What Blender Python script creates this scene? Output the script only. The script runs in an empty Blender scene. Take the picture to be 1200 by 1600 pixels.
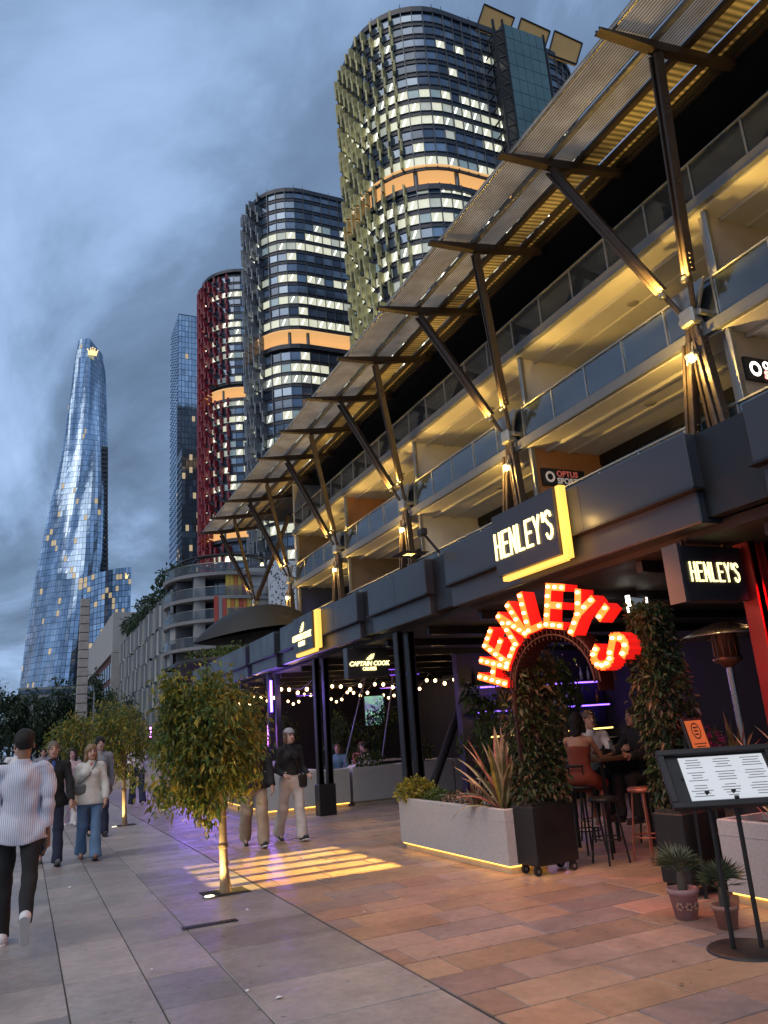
import bpy, bmesh, math, random
import numpy as np
from math import radians, sin, cos, pi, tan, atan2, hypot, sqrt
from mathutils import Vector, Matrix
random.seed(7)
RNG = np.random.default_rng(11)
sc = bpy.context.scene
COL = sc.collection

# ------------------------------------------------------------------ camera
FPX = 1200.0
CAMH = 1.6
def _axes():
    z = np.array([300-600, 3460+800, -FPX]); z = z/np.linalg.norm(z)
    y = np.array([36-600, -(1178-800), -FPX]); y = y - z*(y@z); y = y/np.linalg.norm(y)
    return np.array([np.cross(y, z), y, z])
RC = _axes()
cam = bpy.data.cameras.new('camera')
cam.sensor_fit = 'VERTICAL'; cam.sensor_height = 36.0; cam.lens = 36.0*FPX/1600.0
cam.clip_start = 0.05; cam.clip_end = 6000
camo = bpy.data.objects.new('camera', cam); COL.objects.link(camo)
m4 = Matrix([[*RC[i], 0] for i in range(3)] + [[0, 0, 0, 1]])
m4.translation = (0, 0, CAMH)
camo.matrix_world = m4
sc.camera = camo

# ------------------------------------------------------------------ render + exposure
sc.view_settings.view_transform = 'Standard'
sc.view_settings.look = 'None'
sc.view_settings.gamma = 1.0
sc.view_settings.use_curve_mapping = False
sc.view_settings.exposure = 0.65
sc.render.engine = 'CYCLES'
sc.cycles.use_denoising = True
try: sc.cycles.denoiser = 'OPENIMAGEDENOISE'
except Exception: pass
sc.cycles.max_bounces = 6
sc.cycles.diffuse_bounces = 3
sc.cycles.glossy_bounces = 3
sc.cycles.transmission_bounces = 4
sc.cycles.transparent_max_bounces = 10
sc.cycles.sample_clamp_indirect = 4.0
sc.cycles.caustics_reflective = False
sc.cycles.caustics_refractive = False
sc.cycles.use_light_tree = True

# ------------------------------------------------------------------ sky: dusk, broken cloud
SUN_EL, SUN_ROT = radians(3.0), radians(-70)
world = bpy.data.worlds.new('World'); sc.world = world; world.use_nodes = True
nt = world.node_tree; N = nt.nodes; L = nt.links
N.clear()
out = N.new('ShaderNodeOutputWorld'); bg = N.new('ShaderNodeBackground')
sky = N.new('ShaderNodeTexSky'); sky.sky_type = 'NISHITA'; sky.sun_disc = False
sky.sun_elevation = SUN_EL; sky.sun_rotation = SUN_ROT; sky.air_density = 1.3; sky.ozone_density = 3.0
tc = N.new('ShaderNodeTexCoord'); sep = N.new('ShaderNodeSeparateXYZ')
L.new(tc.outputs['Generated'], sep.inputs[0])
def wmath(op, a, b):
    n = N.new('ShaderNodeMath'); n.operation = op
    for i, v in enumerate((a, b)):
        if isinstance(v, (int, float)): n.inputs[i].default_value = v
        else: L.new(v, n.inputs[i])
    return n.outputs[0]
zc = wmath('ADD', wmath('MAXIMUM', sep.outputs[2], 0.0), 0.22)
comb = N.new('ShaderNodeCombineXYZ')
L.new(wmath('DIVIDE', sep.outputs[0], zc), comb.inputs[0]); L.new(wmath('DIVIDE', sep.outputs[1], zc), comb.inputs[1])
n1 = N.new('ShaderNodeTexNoise'); n1.inputs['Scale'].default_value = 1.15; n1.inputs['Detail'].default_value = 9.0
n1.inputs['Roughness'].default_value = 0.57; n1.inputs['Distortion'].default_value = 0.5
mp = N.new('ShaderNodeMapping'); mp.inputs['Location'].default_value = (3.1, 1.75, 0.4); mp.inputs['Scale'].default_value = (1.25, 0.8, 1)
L.new(comb.outputs[0], mp.inputs[0]); L.new(mp.outputs[0], n1.inputs['Vector'])
cr = N.new('ShaderNodeValToRGB')
els = cr.color_ramp.elements
els[0].position = 0.36; els[0].color = (0.080, 0.120, 0.195, 1)
els[1].position = 0.70; els[1].color = (0.35, 0.49, 0.73, 1)
e = els.new(0.47); e.color = (0.132, 0.200, 0.320, 1)
e = els.new(0.56); e.color = (0.235, 0.345, 0.54, 1)
L.new(n1.outputs['Fac'], cr.inputs[0])
hs = N.new('ShaderNodeMixRGB'); hs.inputs['Fac'].default_value = 0.12
skm = N.new('ShaderNodeMixRGB'); skm.blend_type = 'MULTIPLY'; skm.inputs['Fac'].default_value = 1.0
skm.inputs['Color2'].default_value = (0.10, 0.10, 0.10, 1)
L.new(sky.outputs[0], skm.inputs['Color1'])
L.new(cr.outputs[0], hs.inputs['Color1']); L.new(skm.outputs[0], hs.inputs['Color2'])
L.new(hs.outputs[0], bg.inputs['Color']); bg.inputs['Strength'].default_value = 1.0
L.new(bg.outputs[0], out.inputs['Surface'])

# the sun is down behind cloud: only a broad, weak glow is left of it
sun = bpy.data.lights.new('sun', 'SUN'); sun.energy = 0.95; sun.angle = radians(60); sun.color = (1.0, 0.90, 0.80)
suno = bpy.data.objects.new('sun', sun); COL.objects.link(suno)
suno.rotation_euler = (radians(38), 0, radians(-60))

# ------------------------------------------------------------------ helpers: objects
def setp(o, label=None, cat=None, group=None, kind=None):
    if label: o['label'] = label
    if cat: o['category'] = cat
    if group: o['group'] = group
    if kind: o['kind'] = kind
    return o
def thing(name, label, cat, loc=(0, 0, 0), group=None, rotz=0.0):
    o = bpy.data.objects.new(name, None); COL.objects.link(o)
    o.location = loc; o.rotation_euler = (0, 0, rotz); o.empty_display_size = 0.2
    return setp(o, label, cat, group)
WLOC = {}
def wloc(o):
    v = Vector((0, 0, 0))
    while o is not None:
        v = v + o.location; o = o.parent
    return v
def link(name, me, parent=None, loc=None, rot=None):
    o = bpy.data.objects.new(name, me); COL.objects.link(o)
    if parent is not None: o.parent = parent
    if loc is not None: o.location = loc
    if rot is not None: o.rotation_euler = rot
    return o
def copy_tree(o, parent=None):
    c = o.copy(); COL.objects.link(c)
    if parent is not None: c.parent = parent
    for ch in o.children: copy_tree(ch, c)
    return c

class MB:
    """collects faces; build() makes ONE mesh object (world=True: the points are world points)"""
    def __init__(s): s.v = []; s.f = []; s.m = []; s.sm = []
    def add(s, vs, fs, mi=0, smooth=False):
        b = len(s.v); s.v.extend([tuple(p) for p in vs])
        for f in fs:
            s.f.append(tuple(i+b for i in f)); s.m.append(mi); s.sm.append(smooth)
        return s
    def box(s, lo, hi, mi=0):
        x0, y0, z0 = lo; x1, y1, z1 = hi
        return s.add([(x0,y0,z0),(x1,y0,z0),(x1,y1,z0),(x0,y1,z0),(x0,y0,z1),(x1,y0,z1),(x1,y1,z1),(x0,y1,z1)],
              [(0,3,2,1),(4,5,6,7),(0,1,5,4),(1,2,6,5),(2,3,7,6),(3,0,4,7)], mi)
    def cbox(s, c, d, mi=0, M=None, bev=0.0):
        """box about c of size d, turned by matrix M, with chamfered edges"""
        hx, hy, hz = d[0]/2, d[1]/2, d[2]/2
        if bev <= 0:
            vs = [(-hx,-hy,-hz),(hx,-hy,-hz),(hx,hy,-hz),(-hx,hy,-hz),(-hx,-hy,hz),(hx,-hy,hz),(hx,hy,hz),(-hx,hy,hz)]
            fs = [(0,3,2,1),(4,5,6,7),(0,1,5,4),(1,2,6,5),(2,3,7,6),(3,0,4,7)]
        else:
            b = min(bev, hx*.9, hy*.9, hz*.9); vs = []; idx = {}
            for sx in (-1, 1):
                for sy in (-1, 1):
                    for sz in (-1, 1):
                        for ax in range(3):
                            h = [hx-b, hy-b, hz-b]; h[ax] += b
                            idx[(sx, sy, sz, ax)] = len(vs); vs.append((sx*h[0], sy*h[1], sz*h[2]))
            fs = []
            def q(*k): fs.append(tuple(idx[i] for i in k))
            for g in (-1, 1):
                a = [(g,-1,-1,0),(g,1,-1,0),(g,1,1,0),(g,-1,1,0)]; q(*(a if g > 0 else a[::-1]))
                a = [(-1,g,-1,1),(-1,g,1,1),(1,g,1,1),(1,g,-1,1)]; q(*(a if g > 0 else a[::-1]))
                a = [(-1,-1,g,2),(1,-1,g,2),(1,1,g,2),(-1,1,g,2)]; q(*(a if g > 0 else a[::-1]))
            for s1 in (-1, 1):
                for s2 in (-1, 1):
                    a = [(s1,s2,-1,0),(s1,s2,-1,1),(s1,s2,1,1),(s1,s2,1,0)]; q(*(a if s1*s2 > 0 else a[::-1]))
                    a = [(s1,-1,s2,0),(s1,1,s2,0),(s1,1,s2,2),(s1,-1,s2,2)]; q(*(a if s1*s2 > 0 else a[::-1]))
                    a = [(-1,s1,s2,1),(-1,s1,s2,2),(1,s1,s2,2),(1,s1,s2,1)]; q(*(a if s1*s2 > 0 else a[::-1]))
                    for s3 in (-1, 1):
                        a = [(s1,s2,s3,0),(s1,s2,s3,1),(s1,s2,s3,2)]; q(*(a if s1*s2*s3 > 0 else a[::-1]))
        c = Vector(c)
        if M is None: vs = [Vector(p)+c for p in vs]
        else: vs = [M @ Vector(p)+c for p in vs]
        return s.add(vs, fs, mi)
    def bar(s, p0, p1, w, d, mi=0, up=(0, 0, 1), bev=0.0):
        """rectangular bar from p0 to p1: w across, d along 'up'"""
        p0 = Vector(p0); p1 = Vector(p1); ax = (p1-p0); ln = ax.length; ax.normalize()
        u = Vector(up); u = u - ax*u.dot(ax)
        if u.length < 1e-5: u = Vector((1, 0, 0)) - ax*ax.x
        u.normalize(); r = ax.cross(u)
        M = Matrix((r, u, ax)).transposed()
        return s.cbox((p0+p1)/2, (w, d, ln), mi, M, bev)
    def tube(s, pts, rs, n=8, mi=0, caps=True, smooth=True):
        pts = [Vector(p) for p in pts]
        if not hasattr(rs, '__len__'): rs = [rs]*len(pts)
        t0 = (pts[1]-pts[0]).normalized()
        u = t0.orthogonal().normalized(); vs = []; fs = []
        for i, p in enumerate(pts):
            a = pts[max(i-1, 0)]; b = pts[min(i+1, len(pts)-1)]
            t = (b-a).normalized(); u = (u-t*u.dot(t)).normalized(); w = t.cross(u)
            for k in range(n):
                an = 2*pi*k/n; vs.append(p+(u*cos(an)+w*sin(an))*rs[i])
        for i in range(len(pts)-1):
            for k in range(n):
                k2 = (k+1) % n; fs.append((i*n+k, i*n+k2, (i+1)*n+k2, (i+1)*n+k))
        s.add(vs, fs, mi, smooth)
        if caps:
            s.add(vs[:n], [tuple(range(n))[::-1]], mi); s.add(vs[-n:], [tuple(range(n))], mi)
        return s
    def lathe(s, prof, c=(0, 0, 0), n=20, mi=0, smooth=True, a0=0.0, a1=2*pi):
        full = abs(a1-a0-2*pi) < 1e-6; cols = n if full else n+1; vs = []; fs = []
        for (r, z) in prof:
            for k in range(cols):
                an = a0+(a1-a0)*k/n; vs.append((c[0]+r*cos(an), c[1]+r*sin(an), c[2]+z))
        for i in range(len(prof)-1):
            for k in range(n):
                k2 = (k+1) % cols; fs.append((i*cols+k, i*cols+k2, (i+1)*cols+k2, (i+1)*cols+k))
        return s.add(vs, fs, mi, smooth)
    def prism(s, poly, z0, z1, mi=0, mside=None):
        """polygon in xy pulled from z0 to z1"""
        n = len(poly); vs = [(x, y, z0) for x, y in poly]+[(x, y, z1) for x, y in poly]
        s.add(vs, [tuple(range(n))[::-1], tuple(range(n, 2*n))], mi)
        return s.add(vs, [(i, (i+1) % n, n+(i+1) % n, n+i) for i in range(n)], mi if mside is None else mside)
    def ball(s, c, r, n=10, mi=0, sc_=(1, 1, 1)):
        vs = []; fs = []; m = max(4, n//2)
        for i in range(m+1):
            th = pi*i/m
            for k in range(n):
                vs.append((c[0]+r*sc_[0]*sin(th)*cos(2*pi*k/n), c[1]+r*sc_[1]*sin(th)*sin(2*pi*k/n), c[2]+r*sc_[2]*cos(th)))
        for i in range(m):
            for k in range(n):
                k2 = (k+1) % n; fs.append((i*n+k, (i+1)*n+k, (i+1)*n+k2, i*n+k2))
        return s.add(vs, fs, mi, True)
    def xform(s, M):
        s.v = [tuple(M @ Vector(p)) for p in s.v]; return s
    def mesh(s, name, mats, off=None):
        me = bpy.data.meshes.new(name)
        v = np.array(s.v, dtype=float).reshape(-1, 3)
        if off is not None: v = v-np.array(off)
        me.from_pydata(v.tolist(), [], s.f)
        if not isinstance(mats, (list, tuple)): mats = [mats]
        for m in mats: me.materials.append(m)
        if len(mats) > 1: me.polygons.foreach_set('material_index', s.m)
        me.polygons.foreach_set('use_smooth', s.sm)
        me.update(); return me
    def build(s, name, mats, parent=None, world=True, kind=None, label=None):
        off = wloc(parent) if (parent is not None and world) else None
        o = link(name, s.mesh(name, mats, off), parent)
        return setp(o, label, kind=kind)

# ------------------------------------------------------------------ helpers: materials
MATS = {}
def mat(name, col, rough=0.6, metal=0.0, var=0.12, scale=3.0, bump=0.0, bscale=None, emit=None, estr=0.0, spec=0.5, objrand=0.0, alpha=1.0, trans=0.0, coat=0.0, detail=6.0):
    """Principled with noise-driven colour, roughness and relief"""
    if name in MATS: return MATS[name]
    m = bpy.data.materials.new(name); m.use_nodes = True; MATS[name] = m
    n = m.node_tree.nodes; l = m.node_tree.links; b = n['Principled BSDF']
    b.inputs['Metallic'].default_value = metal; b.inputs['Roughness'].default_value = rough
    b.inputs['Specular IOR Level'].default_value = spec; b.inputs['Alpha'].default_value = alpha
    b.inputs['Coat Weight'].default_value = coat; b.inputs['Transmission Weight'].default_value = trans
    c4 = (*col, 1.0); b.inputs['Base Color'].default_value = c4
    if emit is not None:
        b.inputs['Emission Color'].default_value = (*emit, 1); b.inputs['Emission Strength'].default_value = estr
    src = None
    if var > 0 or bump > 0:
        t = n.new('ShaderNodeTexCoord'); no = n.new('ShaderNodeTexNoise'); no.inputs['Scale'].default_value = scale
        no.inputs['Detail'].default_value = detail; no.inputs['Roughness'].default_value = 0.6
        l.new(t.outputs['Object'], no.inputs['Vector'])
        if var > 0:
            mr = n.new('ShaderNodeMapRange'); mr.inputs[1].default_value = 0.3; mr.inputs[2].default_value = 0.7
            mr.inputs[3].default_value = 1-var; mr.inputs[4].default_value = 1+var
            l.new(no.outputs['Fac'], mr.inputs[0])
            hv = n.new('ShaderNodeHueSaturation'); hv.inputs['Color'].default_value = c4
            l.new(mr.outputs[0], hv.inputs['Value']); l.new(hv.outputs[0], b.inputs['Base Color']); src = hv
            r2 = n.new('ShaderNodeMapRange'); r2.inputs[1].default_value = 0.3; r2.inputs[2].default_value = 0.7
            r2.inputs[3].default_value = max(rough-0.10, 0.02); r2.inputs[4].default_value = min(rough+0.10, 1)
            l.new(no.outputs['Fac'], r2.inputs[0]); l.new(r2.outputs[0], b.inputs['Roughness'])
        if bump > 0:
            nb = no
            if bscale:
                nb = n.new('ShaderNodeTexNoise'); nb.inputs['Scale'].default_value = bscale; nb.inputs['Detail'].default_value = 4
                l.new(t.outputs['Object'], nb.inputs['Vector'])
            bp = n.new('ShaderNodeBump'); bp.inputs['Strength'].default_value = bump; bp.inputs['Distance'].default_value = 0.02
            l.new(nb.outputs['Fac'], bp.inputs['Height']); l.new(bp.outputs[0], b.inputs['Normal'])
    if objrand > 0:
        oi = n.new('ShaderNodeObjectInfo'); h2 = n.new('ShaderNodeHueSaturation')
        mr = n.new('ShaderNodeMapRange'); mr.inputs[3].default_value = 1-objrand; mr.inputs[4].default_value = 1+objrand
        l.new(oi.outputs['Random'], mr.inputs[0]); l.new(mr.outputs[0], h2.inputs['Value'])
        if src: l.new(src.outputs[0], h2.inputs['Color'])
        else: h2.inputs['Color'].default_value = c4
        l.new(h2.outputs[0], b.inputs['Base Color'])
    return m
def glow(name, col, s):
    if name in MATS: return MATS[name]
    m = bpy.data.materials.new(name); m.use_nodes = True; MATS[name] = m
    n = m.node_tree.nodes; b = n['Principled BSDF']
    b.inputs['Base Color'].default_value = (col[0]*.6, col[1]*.6, col[2]*.6, 1); b.inputs['Roughness'].default_value = 0.4
    b.inputs['Emission Color'].default_value = (*col, 1); b.inputs['Emission Strength'].default_value = s
    return m
def lamp(name, kind, loc, energy, col, parent=None, size=0.05, spot=None, blend=0.4, aim=None):
    d = bpy.data.lights.new(name, kind); d.energy = energy; d.color = col
    if kind in ('POINT', 'SPOT'): d.shadow_soft_size = size
    if kind == 'SPOT': d.spot_size = spot; d.spot_blend = blend
    o = bpy.data.objects.new(name, d); COL.objects.link(o)
    w = wloc(parent) if parent is not None else Vector((0, 0, 0))
    o.location = Vector(loc)-w
    if parent is not None: o.parent = parent
    if aim is not None:
        o.rotation_euler = (Vector(aim)-Vector(loc)).to_track_quat('-Z', 'Y').to_euler()
    return o
def sgn_noise(p, s=1.0, o=0.0):
    return (np.sin(p[..., 0]*s*1.7+o)+np.sin(p[..., 1]*s*2.3+o*1.3)+np.sin(p[..., 2]*s*1.3+o*.7)+np.sin((p[..., 0]+p[..., 2])*s*2.9+o*2.1))/4
# ================================================================== materials used all over
def paving_mat(name, cols, rough=0.42):
    m = bpy.data.materials.new(name); m.use_nodes = True; MATS[name] = m
    n = m.node_tree.nodes; l = m.node_tree.links; b = n['Principled BSDF']
    g = n.new('ShaderNodeNewGeometry'); oi = n.new('ShaderNodeObjectInfo')
    cr = n.new('ShaderNodeValToRGB'); cr.color_ramp.interpolation = 'LINEAR'
    while len(cr.color_ramp.elements) < len(cols): cr.color_ramp.elements.new(0.5)
    for i, c in enumerate(cols):
        cr.color_ramp.elements[i].position = i/(len(cols)-1); cr.color_ramp.elements[i].color = (*c, 1)
    l.new(oi.outputs['Random'], cr.inputs[0])
    def noise(s, d, r=0.6):
        t = n.new('ShaderNodeTexNoise'); t.inputs['Scale'].default_value = s; t.inputs['Detail'].default_value = d; t.inputs['Roughness'].default_value = r
        l.new(g.outputs['Position'], t.inputs['Vector']); return t.outputs['Fac']
    def mr(src, a, b_, c, d):
        k = n.new('ShaderNodeMapRange')
        for i, v in enumerate((a, b_, c, d)): k.inputs[i+1].default_value = v
        l.new(src, k.inputs[0]); return k.outputs[0]
    def mul(x, y):
        k = n.new('ShaderNodeMath'); k.operation = 'MULTIPLY'; l.new(x, k.inputs[0]); l.new(y, k.inputs[1]); return k.outputs[0]
    v = mul(mr(noise(1.3, 4), .3, .7, .78, 1.2), mr(noise(14, 6), .25, .75, .80, 1.18))
    v = mul(v, mr(noise(120, 3), .3, .7, .88, 1.1))
    vo = n.new('ShaderNodeTexVoronoi'); vo.inputs['Scale'].default_value = 4.5; vo.inputs['Randomness'].default_value = 1.0
    l.new(g.outputs['Position'], vo.inputs['Vector'])
    v = mul(v, mr(vo.outputs['Distance'], .05, .085, .45, 1.0))      # old gum and drip spots
    h = n.new('ShaderNodeHueSaturation'); l.new(cr.outputs[0], h.inputs['Color']); l.new(v, h.inputs['Value'])
    l.new(h.outputs[0], b.inputs['Base Color'])
    l.new(mr(noise(3, 5), .3, .7, rough-.14, rough+.16), b.inputs['Roughness'])
    bp = n.new('ShaderNodeBump'); bp.inputs['Strength'].default_value = 0.25; bp.inputs['Distance'].default_value = 0.006
    l.new(noise(55, 5), bp.inputs['Height']); l.new(bp.outputs[0], b.inputs['Normal'])
    return m
PAVE_A = paving_mat('bluestone_paving', [(.215,.19,.175),(.36,.315,.28),(.255,.235,.225),(.42,.36,.315),(.23,.20,.185),(.37,.315,.28),(.29,.26,.24)])
PAVE_B = paving_mat('sandstone_paving', [(.28,.19,.15),(.44,.27,.16),(.23,.185,.18),(.52,.33,.21),(.37,.21,.14),(.26,.205,.20),(.46,.31,.24),(.34,.19,.13)], .40)
GROUT = mat('grout', (.075,.07,.066), .9, var=.2)
FASCIA = mat('slate_panel', (.034,.039,.049), .38, var=.10, scale=1.2, spec=.5)
DARK = mat('black_steel', (.018,.018,.020), .45, metal=.3, var=.2)
BLACKP = mat('black_paint', (.012,.012,.013), .55, var=.2)
CEIL = mat('dark_ceiling', (.020,.018,.018), .7, var=.2)
STEEL = mat('galvanised_steel', (.30,.30,.29), .42, metal=.75, var=.15, scale=6)
BROWN = mat('brown_painted_steel', (.055,.040,.032), .42, metal=.35, var=.2, scale=5)
WHITEW = mat('white_render', (.62,.60,.56), .75, var=.06, scale=1.5, bump=.03)
SLAB = mat('grey_slab_edge', (.15,.155,.165), .5, var=.10, scale=2)
SOFFIT = mat('soffit_paint', (.62,.60,.56), .65, var=.06, scale=1)
ORANGEW = mat('orange_wall', (.34,.16,.07), .7, var=.12)
BROWNW = mat('brown_wall', (.17,.13,.10), .7, var=.12)
BLUEW = mat('blue_wall', (.04,.055,.14), .7, var=.12)
GREYW = mat('grey_wall', (.30,.28,.27), .7, var=.1)
CONC = mat('pale_terrazzo', (.46,.46,.45), .75, var=.16, scale=55, bump=.10, bscale=140)
def glass_mat(name, col, rough=.06, alpha=.55):
    m = bpy.data.materials.new(name); m.use_nodes = True; MATS[name] = m
    n = m.node_tree.nodes; l = m.node_tree.links; n.clear()
    o = n.new('ShaderNodeOutputMaterial'); t = n.new('ShaderNodeBsdfTransparent'); gl = n.new('ShaderNodeBsdfGlossy'); d = n.new('ShaderNodeBsdfDiffuse')
    t.inputs[0].default_value = (.78,.83,.86,1); gl.inputs['Roughness'].default_value = rough; gl.inputs['Color'].default_value = (.9,.93,.96,1)
    d.inputs[0].default_value = (*col, 1)
    a = n.new('ShaderNodeMixShader'); a.inputs[0].default_value = alpha; l.new(t.outputs[0], a.inputs[1]); l.new(d.outputs[0], a.inputs[2])
    fr = n.new('ShaderNodeFresnel'); fr.inputs[0].default_value = 1.5
    ad = n.new('ShaderNodeMath'); ad.operation = 'MULTIPLY_ADD'; ad.inputs[1].default_value = .9; ad.inputs[2].default_value = .015; l.new(fr.outputs[0], ad.inputs[0])
    b = n.new('ShaderNodeMixShader'); l.new(ad.outputs[0], b.inputs[0]); l.new(a.outputs[0], b.inputs[1]); l.new(gl.outputs[0], b.inputs[2])
    l.new(b.outputs[0], o.inputs[0]); return m
BGLASS = glass_mat('balustrade_glass', (.10,.12,.14), .04, .25)
WGLASS = mat('dark_window_glass', (.025,.04,.065), .08, var=.15, scale=.6, spec=.8)

# ================================================================== ground, promenade, forecourt
gm = MB(); gm.add([(-1500,-60,-.05),(1500,-60,-.05),(1500,3000,-.05),(-1500,3000,-.05)], [(0,1,2,3)])
gnd = gm.build('ground', mat('far_asphalt', (.09,.09,.095), .8, var=.2, scale=.05)); setp(gnd, kind='structure')

def slab_mesh(name, m):
    b = MB(); b.cbox((0,0,-.02), (1,1,.04), bev=.006); b.f = b.f; return b.mesh(name, m)
def inframe(x, y):
    q = RC.T @ np.array([x, y, -CAMH])
    if q[2] > -.5: return False
    px = 600-FPX*q[0]/q[2]; py = 800+FPX*q[1]/q[2]
    return -120 < px < 1320 and py < 1780
def lay(base, pieces, m, stuffname):
    """pieces: (x0,x1,y0,y1). The 300 that show largest are parts; the rest is one part"""
    vis = [(-(p[1]-p[0])*(p[3]-p[2])/(.25*((p[0]+p[1])**2+(p[2]+p[3])**2))**1.5, p) for p in pieces]
    ok = sorted([v for v in vis if inframe((v[1][0]+v[1][1])/2, (v[1][2]+v[1][3])/2)])[:300]
    chosen = {id(v[1]) for v in ok}; me = slab_mesh('paving_slab', m); rest = MB()
    for p in pieces:
        w, d = p[1]-p[0]-.010, p[3]-p[2]-.012; c = ((p[0]+p[1])/2, (p[2]+p[3])/2)
        if id(p) in chosen:
            o = link('paving_slab', me, base, (c[0], c[1], random.uniform(-.002, .002)), (random.uniform(-.0016,.0016), random.uniform(-.0016,.0016), 0)); o.scale = (w, d, 1)
        else:
            rest.cbox((c[0], c[1], -.02+random.uniform(-.0015,.0015)), (w, d, .04))
    if rest.v: rest.build(stuffname, m, base, kind='stuff')
pm = MB(); pm.box((-30,-6,-.045), (2.475,175,-.008))
prom = pm.build('promenade', GROUT); setp(prom, kind='structure')
cols = [(-30+.53*0, 0)]
xs = [2.48, 1.41]
x = 1.41
while x > -7.5: x -= .53; xs.append(x)
pieces = []
for a, b in zip(xs[1:], xs[:-1]):
    y = 2.0-random.uniform(0, 1)
    while y < 60:
        d = random.choice([.78, .95, 1.06, 1.06, 1.2]) if b-a < .8 else random.choice([.8, 1.06, 1.06, .55])
        pieces.append((a, b, y, y+d)); y += d
for a in np.arange(-30, xs[-1]-.01, (xs[-1]+30)/18):
    for y in np.arange(2, 60, 1.45): pieces.append((a, a+(xs[-1]+30)/18, y, y+1.45))
for a in np.arange(-30, 2.47, 2.03):
    for y in np.arange(60, 172, 4): pieces.append((a, a+2.03, y, y+4))
lay(prom, pieces, PAVE_A, 'far_paving')
fm = MB(); fm.box((2.485,-6,-.045), (22,175,-.008))
fore = fm.build('forecourt', GROUT); setp(fore, kind='structure')
pieces = []
y = 1.5
while y < 34:
    d = .40; x = 2.48+random.uniform(-.5, 0)
    first = True
    while x < 13.5:
        w = random.choice([.5, .62, .8, .8, .95])
        pieces.append((2.49 if first else x, x+w, y, y+d)); x += w; first = False
    y += d
for a in np.arange(2.49, 21, 2.0):
    for y in np.arange(34, 172, 4): pieces.append((a, a+2.0, y, y+4))
for a in np.arange(13.9, 21, 2.0):
    for y in np.arange(1.5, 33, 3): pieces.append((a, a+2.0, y, y+3))
lay(fore, [p for p in pieces if p[1]-p[0] > .08], PAVE_B, 'far_paving')

# litter, gum flecks and an iron service cover in the paving
lit = mat('paper_litter', (.75,.73,.68), .8, var=.1)
for i, (px, py, s) in enumerate([(1.55,5.35,.055),(1.42,5.62,.03),(.95,6.55,.03),(2.05,8.05,.035),(2.9,7.15,.03),(.6,10.9,.05)]):
    b = MB(); a = random.uniform(0, 6); pts = []
    for k in range(6):
        r = s*random.uniform(.4, 1.1); pts.append((px+r*cos(a+k*1.05)*.6, py+r*sin(a+k*1.05), .004+random.uniform(0, .012)))
    b.add(pts+[(px, py, .016)], [(k, (k+1) % 6, 6) for k in range(6)])
    o = b.build('paper_scrap', lit); setp(o, 'small torn white paper scrap lying on the paving', 'litter', 'paper scraps dropped on the paving')
b = MB(); b.cbox((1.62,7.72,.0035), (.50,.10,.010), bev=.003)
for k in range(9): b.cbox((1.42+.05*k,7.72,.009), (.022,.07,.006))
o = b.build('drain_cover', mat('cast_iron', (.05,.05,.06), .5, metal=.6, var=.3)); setp(o, 'narrow dark iron drain cover let into the grey paving', 'drain cover')

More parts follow.
